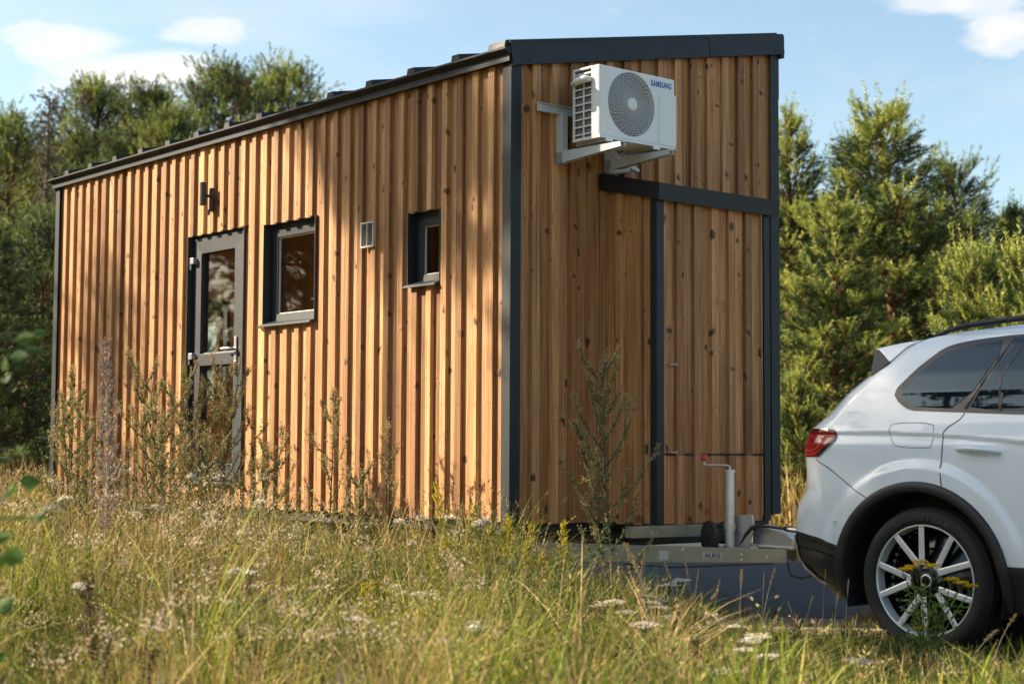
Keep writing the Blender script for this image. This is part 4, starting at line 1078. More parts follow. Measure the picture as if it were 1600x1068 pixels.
# ------------------------------------------------------------------ setting: ground, road, verge
def flat(name, pts, z, mat, nx=1):
    mb = MB(); mb.add([(x, y, z) for x, y in pts], [tuple(range(len(pts)))]); o = mb.build(name, M[mat]); return tag(o, kind='structure')
flat('ground', [(-400, -300), (400, -300), (400, 700), (-400, 700)], 0, 'ground')
ne = [(.05, 10.55), (.4, 10.40), (.85, 10.36), (1.4, 10.22), (2.15, 10.05), (2.7, 10.12), (3.2, 10.1), (5, 10.0), (12, 9.7), (60, 8.5)]
flat('road', ne + [(60, 16), (12, 17.6), (4, 18.2), (1.2, 18.4), (-.2, 15), (-.3, 11.5)], .008, 'asphalt')
flat('sand_verge', [(.5, 10.30), (.9, 9.6), (1.5, 9.25), (2.6, 9.05), (4, 9.0), (12, 8.8), (60, 7.6), (60, 8.7), (12, 9.9), (3.2, 10.25), (2.15, 10.2), (1.4, 10.4), (.85, 10.5)], .004, 'sand')
def pnoise(x, y, s, k=0):
    x = x / s + k * 17.3; y = y / s - k * 9.1
    xi = np.floor(x).astype(int); yi = np.floor(y).astype(int); fx = x - xi; fy = y - yi
    h = lambda a, b: np.modf(np.abs(np.sin(a * 127.1 + b * 311.7 + k * 3.7) * 43758.5453))[0]
    sm = lambda t_: t_ * t_ * (3 - 2 * t_); fx, fy = sm(fx), sm(fy)
    return (h(xi, yi) * (1 - fx) + h(xi + 1, yi) * fx) * (1 - fy) + (h(xi, yi + 1) * (1 - fx) + h(xi + 1, yi + 1) * fx) * fy
E_ = np.array([math.cos(HY), math.sin(HY)]); B_ = np.array([-math.sin(HY), math.cos(HY)])
def to_house(x, y):
    dx, dy = x - HO.x, y - HO.y
    return dx * E_[0] + dy * E_[1], dx * B_[0] + dy * B_[1]
def inside_house(x, y, pad=.0):
    u, v = to_house(x, y); return (u > -pad) & (u < W + pad) & (v > -pad) & (v < LEN + pad)
def near_edge(x): return np.interp(x, [p[0] for p in ne], [p[1] for p in ne])
def scatter(n, y0, y1, xpad=.6, margin=.335, x0=None, x1=None):
    """even scatter over the meadow in front of the house and beside it"""
    ys = y0 + (y1 - y0) * np.sqrt(rng.random(n) * (1 - (y0 / y1) ** 2 * .0)) if x0 is None else y0 + (y1 - y0) * rng.random(n)
    hw = margin * ys + xpad
    xs = (rng.random(n) * 2 - 1) * hw if x0 is None else x0 + (x1 - x0) * rng.random(n)
    keep = ~inside_house(xs, ys, -.02)
    keep &= ~((xs > .1) & (ys > near_edge(xs) - .02) & (ys < 17.8))
    keep &= ~((np.abs(xs - 2.1) < .24) & (np.abs(ys - 8.45) < .12))
    bare = (xs > .8) & (ys > 8.85 + .35 * pnoise(xs, ys, .5, 4)) & (ys < 18)
    keep &= ~(bare & (rng.random(n) > .10))
    return xs[keep], ys[keep]
def hmap(x, y):
    """sward height: tall and tangled by the long wall, short by the wheel"""
    right = 1 / (1 + np.exp(-(x - .55 - (8.3 - y) * .10) * 3.2))
    h = (.54 + .10 * np.clip((y - 7.5) / 2.5, 0, 1) - .22 * np.clip((y - 9.6) / 1.5, 0, 1)) * (1 - right) + .22 * right
    h *= 1 - .70 / (1 + np.exp(-(x - 1.0) * 6)) * np.clip((y - 6.4) / 1.2, 0, 1)
    h *= .50 + .95 * pnoise(x, y, .5, 1)
    nearc = np.clip((y - 3.4) / 3.0, 0, 1); h *= .62 + .38 * nearc
    far = np.clip((y - 11) / 8, 0, 1); return h * (1 + .4 * far)
def blades(x, y, h, wd, lean, segs=3, curl=1.6):
    n = len(x); a = rng.random(n) * 2 * math.pi; la = rng.random(n) * 2 * math.pi
    lx, ly = np.cos(la) * lean, np.sin(la) * lean; sx_, sy_ = np.cos(a) * wd / 2, np.sin(a) * wd / 2
    V = np.zeros((n, segs * 2 + 1, 3))
    for k in range(segs + 1):
        t_ = k / segs; bx = x + lx * h * t_ ** curl; by = y + ly * h * t_ ** curl; bz = h * t_ * (1 - .35 * lean * t_)
        if k == segs: V[:, 2 * k] = np.stack([bx, by, bz], 1)
        else:
            f_ = (1 - t_ * .55)
            V[:, 2 * k] = np.stack([bx - sx_ * f_, by - sy_ * f_, bz], 1); V[:, 2 * k + 1] = np.stack([bx + sx_ * f_, by + sy_ * f_, bz], 1)
    m_ = segs * 2 + 1; tri = []
    for k in range(segs - 1): tri += [(2 * k, 2 * k + 1, 2 * k + 3), (2 * k, 2 * k + 3, 2 * k + 2)]
    tri.append((2 * segs - 2, 2 * segs - 1, 2 * segs)); tri = np.array(tri)
    F = (np.arange(n)[:, None, None] * m_ + tri[None]).reshape(-1, 3)
    return V.reshape(-1, 3), F, m_
def merge(parts):
    V = []; F = []; Rn = []; o = 0
    for v, f, r_ in parts: V.append(v); F.append(f + o); Rn.append(r_); o += len(v)
    return np.concatenate(V), np.concatenate(F), np.concatenate(Rn)
def leaves(P, D, ln, wd, rnd):
    """kite-shaped leaves at points P along unit directions D"""
    n = len(P); s = np.cross(D, rng.normal(size=(n, 3))); s /= np.linalg.norm(s, axis=1, keepdims=True) + 1e-9
    ln = np.broadcast_to(ln, n)[:, None]; wd = np.broadcast_to(wd, n)[:, None]
    V = np.stack([P, P + D * ln * .5 + s * wd / 2, P + D * ln, P + D * ln * .5 - s * wd / 2], 1).reshape(-1, 3)
    F = (np.arange(n)[:, None, None] * 4 + np.array([[0, 1, 2], [0, 2, 3]])[None]).reshape(-1, 3)
    return V, F, np.repeat(np.broadcast_to(rnd, n), 4)
def rdir(n, up=.0, spread=1.):
    d = rng.normal(size=(n, 3)) * spread; d[:, 2] += up; return d / (np.linalg.norm(d, axis=1, keepdims=True) + 1e-9)

# green grass
parts = []
for n, y0, y1, hs, ws in ((50000, 3.3, 10.6, 1., .0068), (16000, 10.6, 16, 1.0, .008)):
    x, y = scatter(n, y0, y1); kp = (pnoise(x, y, .42, 21) > .36) | (rng.random(len(x)) < .22); x, y = x[kp], y[kp]; h = hmap(x, y) * (.35 + .75 * rng.random(len(x))) * hs
    lean = .15 + .9 * rng.random(len(x)) ** 1.6; wd = ws * (.6 + .9 * rng.random(len(x))) * np.clip(y / 7, .65, 2)
    v, f, m_ = blades(x, y, h, wd, lean); pr = pnoise(x, y, .7, 2)
    r0 = np.clip(.12 + .55 * rng.random(len(x)) ** 1.2 + .60 * (pr - .5) + .16 * (x < -.2) - .05 * (y < 6.0), 0, 1); parts.append((v, f, np.repeat(r0, m_)))
v, f, r0 = merge(parts); o = link('green_grass', tri_mesh('green_grass', v, f, r0, M['grass'])); tag(o, kind='stuff')
# tussocks: arching bunches of long blades, green or gone golden
def tussocks(n, mat_sel, lo, hi, base_r, spread_r):
    x, y = scatter(n, 3.5, 10.8); pr = pnoise(x, y, .9, 12); keep = (pr > .42) == mat_sel; x, y = x[keep], y[keep]; q = 46
    cx = np.repeat(x, q) + rng.normal(size=len(x) * q) * .035; cy = np.repeat(y, q) + rng.normal(size=len(x) * q) * .035
    hh = np.repeat(hmap(x, y) * (.75 + .55 * rng.random(len(x))) + .05, q) * (.45 + .75 * rng.random(len(cx)))
    v, f, m_ = blades(cx, cy, hh, .0045 + .004 * rng.random(len(cx)), lo + (hi - lo) * rng.random(len(cx)) ** 1.3, 5, 1.9)
    return v, f, np.repeat(np.clip(np.repeat(base_r + spread_r * (rng.random(len(x)) - .5), q) + (rng.random(len(cx)) - .5) * .3, 0, 1), m_)
v, f, r0 = tussocks(850, True, .25, 1.5, .36, .7); o = link('tussock_grass', tri_mesh('tussock_grass', v, f, r0, M['grass'])); tag(o, kind='stuff')
v, f, r0 = tussocks(820, False, .25, 1.6, .55, .7); o = link('golden_tussocks', tri_mesh('golden_tussocks', v, f, r0, M['straw'])); tag(o, kind='stuff')
# dry grass with seed heads
parts = []
for n, y0, y1 in ((14000, 3.6, 10.6), (4500, 10.6, 16)):
    x, y = scatter(n, y0, y1); k = len(x); right = (x > .6)
    h = hmap(x, y) * (.7 + .65 * rng.random(k)) + .03; lean = .1 + .7 * rng.random(k) ** 2
    v, f, m_ = blades(x, y, h, np.full(k, .0030) * np.clip(y / 7, .7, 2), lean, 4, 1.9); r0 = np.clip(rng.random(k) * .9 + .1, 0, 1); parts.append((v, f, np.repeat(r0, m_)))
    sel = np.where(rng.random(k) < .26)[0]
    tip = v.reshape(k, m_, 3)[sel, -1]; pre = v.reshape(k, m_, 3)[sel, -3]; d = tip - pre; d /= np.linalg.norm(d, axis=1, keepdims=True)
    q = 9; ln = .05 + .09 * rng.random(len(sel)); t_ = rng.random((len(sel), q))
    P = tip[:, None] - d[:, None] * (t_ * ln[:, None])[..., None]; D = d[:, None] + rng.normal(size=(len(sel), q, 3)) * .42; D /= np.linalg.norm(D, axis=2, keepdims=True)
    parts.append(leaves(P.reshape(-1, 3), D.reshape(-1, 3), .015, .0032, np.repeat(np.clip(.35 + .6 * rng.random(len(sel)), 0, 1), q)))
x, y = scatter(7000, 3.3, 12); k = len(x); h = .05 + .22 * rng.random(k) * (hmap(x, y) / .4); v, f, m_ = blades(x, y, h, np.full(k, .0045), .8 + 1.6 * rng.random(k), 3, 1.2); parts.append((v, f, np.repeat(rng.random(k), m_)))
v, f, r0 = merge(parts); o = link('dry_grass', tri_mesh('dry_grass', v, f, r0, M['straw'])); tag(o, kind='stuff')
# herbs: branched stalks full of small leaves and spent heads
parts = []
for n, y0, y1 in ((6200, 3.5, 10.4), (2400, 10.4, 15)):
    x, y = scatter(n, y0, y1); keep = rng.random(len(x)) < np.where(x > .5, .4, 1.0) * np.clip((y - 3.0) / 3.4, .3, 1); x, y = x[keep], y[keep]; k = len(x)
    h = hmap(x, y) * (.55 + .65 * rng.random(k)); q = 34; t_ = .12 + .88 * rng.random((k, q)) ** .8
    az_ = rng.random((k, q)) * 6.283; rad = (.02 + .10 * t_ * (1.1 - t_)) * (h[:, None] / .4) * rng.random((k, q)) * 2
    ln_ = (rng.random((k, 2)) - .5) * .5
    P = np.stack([x[:, None] + np.cos(az_) * rad + ln_[:, :1] * h[:, None] * t_ ** 2, y[:, None] + np.sin(az_) * rad + ln_[:, 1:] * h[:, None] * t_ ** 2, h[:, None] * t_ + rad * .4], 2).reshape(-1, 3)
    D = np.stack([np.cos(az_), np.sin(az_), .5 + .8 * rng.random((k, q))], 2).reshape(-1, 3) + rng.normal(size=(k * q, 3)) * .35; D /= np.linalg.norm(D, axis=1, keepdims=True)
    base = np.clip(-.10 + 1.0 * pnoise(x, y, .5, 5) + .3 * (rng.random(k) - .5), 0, .95); topb = np.where(t_ > .72, .25 * rng.random((k, 1)), 0)
    rr0 = np.clip(base[:, None] + topb + (rng.random((k, q)) - .5) * .25, 0, .97); dead = rng.random(k) < .06; rr0[dead] = 1.0
    parts.append(leaves(P, D, .027 * np.repeat(.5 + .9 * rng.random(k), q) , .0052 * np.repeat(.7 + .7 * rng.random(k), q), rr0.reshape(-1)))
    v, f, m_ = blades(x, y, h, np.full(k, .003), np.abs(ln_[:, 0]) + .05, 3, 2.); parts.append((v, f, np.repeat(base, m_)))
v, f, r0 = merge(parts); o = link('meadow_herbs', tri_mesh('meadow_herbs', v, f, r0, M['herb'])); tag(o, kind='stuff')
# pale fluffy seed heads, warm drift on the left
x, y = scatter(900, 4.2, 10.2); pr = pnoise(x, y, 1.1, 8); keep = (x < -.1 - .0 * y) & (pr > .42) | (rng.random(len(x)) < .06); x, y = x[keep], y[keep]; k = len(x)
h = hmap(x, y) * (.85 + .4 * rng.random(k)); q = 22
C = np.stack([x, y, h], 1)[:, None] + rng.normal(size=(k, q, 3)) * np.array([.028, .028, .012]); parts = [leaves(C.reshape(-1, 3), rdir(k * q, .5), .014, .008, np.repeat(rng.random(k), q) * .6 + .4 * rng.random(k * q))]
v, f, m_ = blades(x, y, h, np.full(k, .003), np.full(k, .04), 3, 2); parts.append((v, f, np.repeat(rng.random(k) * .2, m_)))
v, f, r0 = merge(parts); o = link('seed_fluff', tri_mesh('seed_fluff', v, f, r0, M['fluff'])); tag(o, kind='stuff')
# far fields of tall dry grass: right of the house beyond the road, and left behind it
parts = []
for n, x0, x1, y0, y1 in ((9000, 1.0, 12, 18.2, 26), (9000, -14, -4.6, 15.5, 26), (3500, 3., 12, 18.2, 20.5)):
    x, y = scatter(n, y0, y1, x0=x0, x1=x1); k = len(x); h = .55 + .55 * rng.random(k); v, f, m_ = blades(x, y, h, .012 + .012 * rng.random(k), .1 + .5 * rng.random(k), 3); r0 = np.clip(.3 + .7 * rng.random(k) - (x < 0) * .25, 0, 1); parts.append((v, f, np.repeat(r0, m_)))
v, f, r0 = merge(parts); o = link('far_grass', tri_mesh('far_grass', v, f, r0, M['straw'])); tag(o, kind='stuff')
x, y = scatter(9000, 15, 26, x0=-14, x1=-4.4); k = len(x); v, f, m_ = blades(x, y, .4 + .5 * rng.random(k), .02 + .02 * rng.random(k), .3 + .5 * rng.random(k), 3)
x2, y2 = scatter(3000, 18.3, 25, x0=1, x1=12); k2 = len(x2); v2, f2, _ = blades(x2, y2, .4 + .5 * rng.random(k2), .02 + .02 * rng.random(k2), .3 + .5 * rng.random(k2), 3)
v, f, r0 = merge([(v, f, np.repeat(rng.random(k) * .55, m_)), (v2, f2, np.repeat(rng.random(k2) * .8, m_))]); o = link('far_green_grass', tri_mesh('far_green_grass', v, f, r0, M['grass'])); tag(o, kind='stuff')

# ------------------------------------------------------------------ trees
def seg_mesh(segs, n=5):
    """tapered branch pieces (p0, p1, r0, r1)"""
    S = np.array([[*a, *b, c, d] for a, b, c, d in segs]); p0, p1, r0, r1 = S[:, :3], S[:, 3:6], S[:, 6], S[:, 7]
    d = p1 - p0; d /= np.linalg.norm(d, axis=1, keepdims=True) + 1e-9
    ref = np.where(np.abs(d[:, 2:3]) < .9, np.array([[0, 0, 1.]]), np.array([[1., 0, 0]])); u = np.cross(d, ref); u /= np.linalg.norm(u, axis=1, keepdims=True); w_ = np.cross(d, u)
    a = np.arange(n) * 2 * math.pi / n; cs, sn = np.cos(a)[None, :, None], np.sin(a)[None, :, None]
    A = p0[:, None] + (u[:, None] * cs + w_[:, None] * sn) * r0[:, None, None]; Bv = p1[:, None] + (u[:, None] * cs + w_[:, None] * sn) * r1[:, None, None]
    V = np.concatenate([A, Bv], 1); k = np.arange(n); kk = (k + 1) % n
    t_ = np.concatenate([np.stack([k, kk, n + kk], 1), np.stack([k, n + kk, n + k], 1)])
    F = (np.arange(len(S))[:, None, None] * 2 * n + t_[None]).reshape(-1, 3); return V.reshape(-1, 3), F, np.full(len(S) * 2 * n, .5)
def needles(P, A, Ln, rnd, K, nl, nw, g):
    n = len(P); t_ = (g.random((n, K)) * .95 + .05); base = P[:, None] + A[:, None] * (t_ * Ln[:, None])[..., None]
    pr = np.cross(A[:, None], g.normal(size=(n, K, 3))); pr /= np.linalg.norm(pr, axis=2, keepdims=True) + 1e-9
    ph = np.radians(28 + 40 * g.random((n, K)))[..., None]; d = A[:, None] * np.cos(ph) + pr * np.sin(ph)
    s = np.cross(d, g.normal(size=(n, K, 3))); s /= np.linalg.norm(s, axis=2, keepdims=True) + 1e-9
    l_ = (nl * (.7 + .5 * g.random((n, K))))[..., None]
    V = np.stack([base - s * nw / 2, base + s * nw / 2, base + d * l_], 2).reshape(-1, 3)
    return V, np.arange(n * K * 3).reshape(-1, 3), np.repeat(np.clip(np.repeat(rnd, K) + (g.random(n * K) - .5) * .25, 0, 1), 3)
UPV = np.array([0, 0, 1.])
def nrm(v): return v / (np.linalg.norm(v) + 1e-9)
def pine_young(seed, h, Rr, K=56, dens=1.0, nl=.058, nw=.0085, open_top=False):
    g = np.random.default_rng(seed); segs = []; T = []
    lean = g.normal(size=2) * .02 * h; tr = lambda z: np.array([lean[0] * (z / h) ** 2, lean[1] * (z / h) ** 2, z])
    zz = np.linspace(0, h, 12)
    for a, b in zip(zz, zz[1:]): segs.append((tr(a), tr(b), .013 * h * (1 - a / h) ** .8 + .008, .013 * h * (1 - b / h) ** .8 + .008))
    z = .05 * h
    while z < h - .22:
        t_ = z / h; nb = g.integers(5, 8); a0 = g.random() * 6.28
        for k in range(nb):
            az_ = a0 + k * 6.283 / nb + g.normal() * .22
            Lb = Rr * ((1 - t_) ** .58 * .90 + .05) * (.62 + .55 * g.random())
            el_ = R(4 + 50 * t_ + g.normal() * 9); p = tr(z); m_ = max(3, int(Lb / .22)); st = Lb / m_; pts = [p]
            for i in range(m_):
                d = np.array([math.cos(az_) * math.cos(el_), math.sin(az_) * math.cos(el_), math.sin(el_)]); q = pts[-1] + d * st
                r0 = .016 * (1 - i / m_) * (Lb + .3) / 1.5 + .004; segs.append((pts[-1], q, r0, r0 * .8)); pts.append(q); el_ += R(26) / m_; az_ += g.normal() * .08
                s_ = (i + 1) / m_
                if s_ > .28 and not (t_ > .72 and g.random() < .55):
                    for sg in (-1, 1):
                        for rep in range(3 if g.random() < dens * .7 else 2):
                            lt = (.12 + .36 * (1 - s_) * min(1, Lb)) * (.5 + .8 * g.random())
                            aa = az_ + sg * R(38 + 25 * g.random()); dd = nrm(np.array([math.cos(aa), math.sin(aa), math.tan(el_) * .6 + .15 + .5 * g.random()]))
                            b0 = pts[-1] - d * st * g.random(); b1 = b0 + dd * lt; segs.append((b0, b1, .006, .004))
                            T.append((b1 - dd * .05, nrm(dd + UPV * .75 * g.random()), .16 + .12 * g.random(), s_, t_))
                            if lt > .2: T.append((b0 + dd * lt * .5, nrm(dd + g.normal(size=3) * .3), .2, s_ * .7, t_))
            T.append((pts[-1], nrm(d + UPV * (.5 + .6 * g.random())), (.22 + .14 * g.random()) * (1.7 if t_ > .7 else 1), 1., t_))
            for sg in (-1, 1): T.append((pts[-1], nrm(d + UPV * .4 + np.array([math.cos(az_ + sg * 1.2), math.sin(az_ + sg * 1.2), 0]) * .6), .18 + .08 * g.random(), .95, t_))
        z += (.25 + .14 * g.random()) * max(.7, min(1.5, h / 6)) * (1 if t_ > .3 else .8)
    for k in range(6):
        zt = h - .1 - .12 * k; T.append((tr(zt), nrm(UPV + g.normal(size=3) * .15), .3, 1., 1.))
        for j in range(3): aa = g.random() * 6.28; T.append((tr(zt), nrm(np.array([math.cos(aa), math.sin(aa), 1.1])), .22 + .05 * k, 1., 1.))
    for k in range(int(900 * dens * (Rr / 1.6) ** 2 * h / 6)):      # inner needles darkened: crown shade put into their colour
        t_ = .06 + .86 * g.random(); aa = g.random() * 6.28; q = Rr * ((1 - t_) ** .58 * .62) * math.sqrt(g.random()); d = np.array([math.cos(aa), math.sin(aa), .5])
        T.append((tr(t_ * h) + np.array([math.cos(aa) * q, math.sin(aa) * q, q * .35]), nrm(d + g.normal(size=3) * .4), .26, .05, t_))
    P = np.array([q[0] for q in T]); A = np.array([q[1] for q in T]); Ln = np.array([q[2] for q in T]); s_ = np.array([q[3] for q in T])
    rnd = np.clip(.05 + .60 * s_ + .35 * (g.random(len(T)) - .5), 0, 1)  # pale new shoots and sunlit tips, shaded inner needles, all by colour
    return segs, needles(P, A, Ln, rnd, K, nl, nw, g)
def pine_old(seed, h, Rr, K=42, crown=.42, nl=.085, nw=.014, npad=11, sparse=False):
    g = np.random.default_rng(seed); segs = []; T = []
    lean = g.normal(size=2) * .03 * h; tr = lambda z: np.array([lean[0] * (z / h) ** 2 + .06 * math.sin(z * 1.1 + seed), lean[1] * (z / h) ** 2 + .06 * math.cos(z * .9), z])
    zz = np.linspace(0, h * .97, 16)
    for a, b in zip(zz, zz[1:]): segs.append((tr(a), tr(b), .014 * h * (1 - a / h) ** .7 + .02, .014 * h * (1 - b / h) ** .7 + .02))
    nl_ = 40 if not sparse else 60
    for i in range(nl_):
        t_ = i / (nl_ - 1); z = h * (crown + (.97 - crown) * t_); az_ = i * 2.4 + g.normal() * .4
        prof = math.sin(math.pi * min(1, (.18 + .80 * t_))) ** .6 if not sparse else (1 - t_) ** .8 * .9 + .12
        Lb = Rr * prof * (.55 + .6 * g.random()); el_ = R(-5 + 55 * t_ ** 1.5 + g.normal() * 12) if not sparse else R(8 - 18 * (1 - t_) + g.normal() * 8)
        m_ = 4; pts = [tr(z)]; 
        for k in range(m_):
            d = np.array([math.cos(az_) * math.cos(el_), math.sin(az_) * math.cos(el_), math.sin(el_)]); q = pts[-1] + d * Lb / m_; r0 = (.05 if not sparse else .02) * (1 - k / m_) * Lb / 2 + .008
            segs.append((pts[-1], q, r0, r0 * .7)); pts.append(q); el_ += R(10) if not sparse else R(-4); az_ += g.normal() * .25
            if k == 0: continue
            for j in range(npad if not sparse else 5):
                off = g.normal(size=3) * np.array([.27, .27, .13]) * (Rr / 2.2) ** .5; c_ = pts[-1] + off - d * Lb / m_ * g.random(); segs.append((pts[-1], c_, *((.014, .009) if sparse else (.008, .005))))
                if sparse and g.random() < .35: continue
                for w_ in range(2 if not sparse else 1): T.append((c_ + g.normal(size=3) * .09, nrm(d * .5 + off * .9 + UPV * (.45 if not sparse else -.1) + g.normal(size=3) * .3), .20 + .14 * g.random(), .3 + .7 * k / m_, t_))
    P = np.array([q[0] for q in T]); A = np.array([q[1] for q in T]); Ln = np.array([q[2] for q in T]); s_ = np.array([q[3] for q in T])
    cl = pnoise(P[:, 0] + P[:, 2], P[:, 1] + 3, .5, seed)
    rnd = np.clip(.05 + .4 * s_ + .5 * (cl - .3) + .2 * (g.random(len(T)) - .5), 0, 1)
    return segs, needles(P, A, Ln, rnd, K, nl, nw, g)
PROTO = {}
def tree_proto(key, fn, needle, bark):
    segs, nd = fn(); v, f, r0 = seg_mesh(segs)
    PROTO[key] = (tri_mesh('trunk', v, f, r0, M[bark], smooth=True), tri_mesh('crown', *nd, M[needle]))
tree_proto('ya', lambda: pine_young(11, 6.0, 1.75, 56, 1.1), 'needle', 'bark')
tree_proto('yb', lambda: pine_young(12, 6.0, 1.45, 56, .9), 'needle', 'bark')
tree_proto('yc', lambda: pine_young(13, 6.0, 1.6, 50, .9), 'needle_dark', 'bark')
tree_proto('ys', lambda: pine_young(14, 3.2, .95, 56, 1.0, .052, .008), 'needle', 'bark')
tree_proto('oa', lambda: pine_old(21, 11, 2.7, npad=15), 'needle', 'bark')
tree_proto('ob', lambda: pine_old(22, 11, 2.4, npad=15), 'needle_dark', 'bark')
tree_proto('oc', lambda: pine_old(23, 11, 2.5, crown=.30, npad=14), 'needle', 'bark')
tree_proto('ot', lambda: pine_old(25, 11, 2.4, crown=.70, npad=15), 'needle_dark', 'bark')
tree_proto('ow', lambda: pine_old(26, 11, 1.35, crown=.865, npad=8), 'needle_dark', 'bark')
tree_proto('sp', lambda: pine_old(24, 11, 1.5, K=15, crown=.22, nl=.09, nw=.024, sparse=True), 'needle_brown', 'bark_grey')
def tree(key, x, y, h, rot, label, name='pine_tree', group=None, wide=1.0):
    h0 = {'y': 6.0, 'o': 11., 's': 11.}[key[0]] if key != 'ys' else 3.2
    s = h / h0; o = empty(name, (x, y, 0), rot, label, 'tree', group); o.scale = (s * wide, s * wide, s)
    link('trunk', PROTO[key][0], o); link('crown', PROTO[key][1], o); return o
def tree_at(key, px, ptop, Y, rot, label, **k):
    p = at(px, ptop, Y); return tree(key, p.x, Y, p.z, rot, label, **k)
tree_at('yb', 1238, 192, 26.5, .4, 'pine whose lit left edge shows just past the right corner of the house', wide=1.3)
tree_at('yc', 1325, 212, 30, 2.0, 'dark narrow pine between the corner pine and the big sunlit pine')
tree_at('ya', 1398, 178, 25, 1.1, 'big bushy pine sunlit on its left, tallest of the trees right of the house', wide=1.5)
tree_at('yc', 1528, 250, 27, 3.3, 'dark pine behind the white car, right of the big sunlit pine', wide=1.35)
tree_at('yc', 1598, 330, 25.5, 5.1, 'dark pine at the right edge of the photo above the car roof', wide=1.05)
tree_at('ys', 1512, 398, 17.5, .3, 'small pale young pine directly above the rear of the car roof', name='young_pine')
tree_at('ys', 1600, 396, 17, 2.2, 'small pale young pine at the right edge above the car roof', name='young_pine')
tree_at('ys', 1247, 590, 19, 4.0, 'low young pine between the house corner and the car tail lamp', name='young_pine')
tree_at('yb', 1300, 330, 23, 5.5, 'mid sized pine low between house corner and the big sunlit pine', wide=1.55)
tree_at('oa', 352, 118, 44, .6, 'broad round topped pine rising over the middle of the house roof', group=None)
tree_at('oc', 452, 112, 46, 2.9, 'round topped pine rightmost over the house roof')
tree_at('ob', 214, 150, 40, 1.9, 'dark dense pine behind the left end of the house roof', wide=.9)
tree_at('oa', 140, 148, 42, 4.4, 'tall pine just right of the thin bare spruce')
tree_at('sp', 62, 134, 34, .2, 'thin half bare spruce with brown twigs at the left', name='spruce_tree', wide=.75)
tree_at('oc', 12, 190, 36, 5.0, 'pine at the left edge of the photo behind the bushy pines')
tree_at('oc', 275, 182, 39, 3.5, 'lower pine filling the gap over the left half of the roof', wide=.9)
tree_at('yc', 44, 330, 22.5, 1.0, 'large bushy pine left of the house with a shaded base', wide=1.5)
tree_at('yc', -40, 350, 21, 2.0, 'bushy pine cut by the left edge of the photo', wide=1.4)
tree_at('yc', 110, 345, 24.5, 4.0, 'bushy pine half hidden behind the left end of the house', wide=1.5)
FOREST = 'pines of the wood behind the house'
g = np.random.default_rng(5)
for i in range(26):
    px = -60 + i * 23 + g.normal() * 6 if i < 15 else 1215 + (i - 15) * 40
    Y = (50 + g.random() * 9) if i < 15 else 36 + g.random() * 6
    top = (225 + 40 * g.random() if px < 480 else 300) if i < 15 else 300 + 70 * g.random() + max(0, px - 1480) * .35
    if i < 15: tree_at(['oa', 'ob', 'oc'][i % 3], px, top, Y, g.random() * 6, 'distant pine in the wood behind the front trees', group=FOREST)
    else: tree_at('yc', px, top, Y, g.random() * 6, 'distant pine in the wood behind the front trees', group=FOREST, wide=1.3)
# undergrowth that closes the wood at eye height
parts = []
for n, x0, x1, y0, y1, hh in ((2600, -19, -5.5, 26, 38, 1.7), (2200, 3, 15, 27, 38, 1.5)):
    x, y = x0 + (x1 - x0) * rng.random(n), y0 + (y1 - y0) * rng.random(n); q = 12; c_ = np.stack([x, y, np.zeros(n)], 1)[:, None] + np.abs(rng.normal(size=(n, q, 3))) * np.array([0, 0, hh * .5]) + rng.normal(size=(n, q, 3)) * np.array([.35, .35, .05])
    parts.append(leaves(c_.reshape(-1, 3), rdir(n * q, .3), .22, .12, rng.random(n * q) * .6))
v, f, r0 = merge(parts); o = link('undergrowth', tri_mesh('undergrowth', v, f, r0, M['needle_dark'])); tag(o, kind='stuff')
# unseen pines on the left: some dapple wall and car, others mirror in glass
SH = 'tall pines left of the meadow'
for key, x, y, h, ro, wd in UNSEEN_PINES: tree(key, x, y, h, ro, 'tall pine outside the photo on the left that shades the scene or mirrors in glass', group=SH, wide=wd)

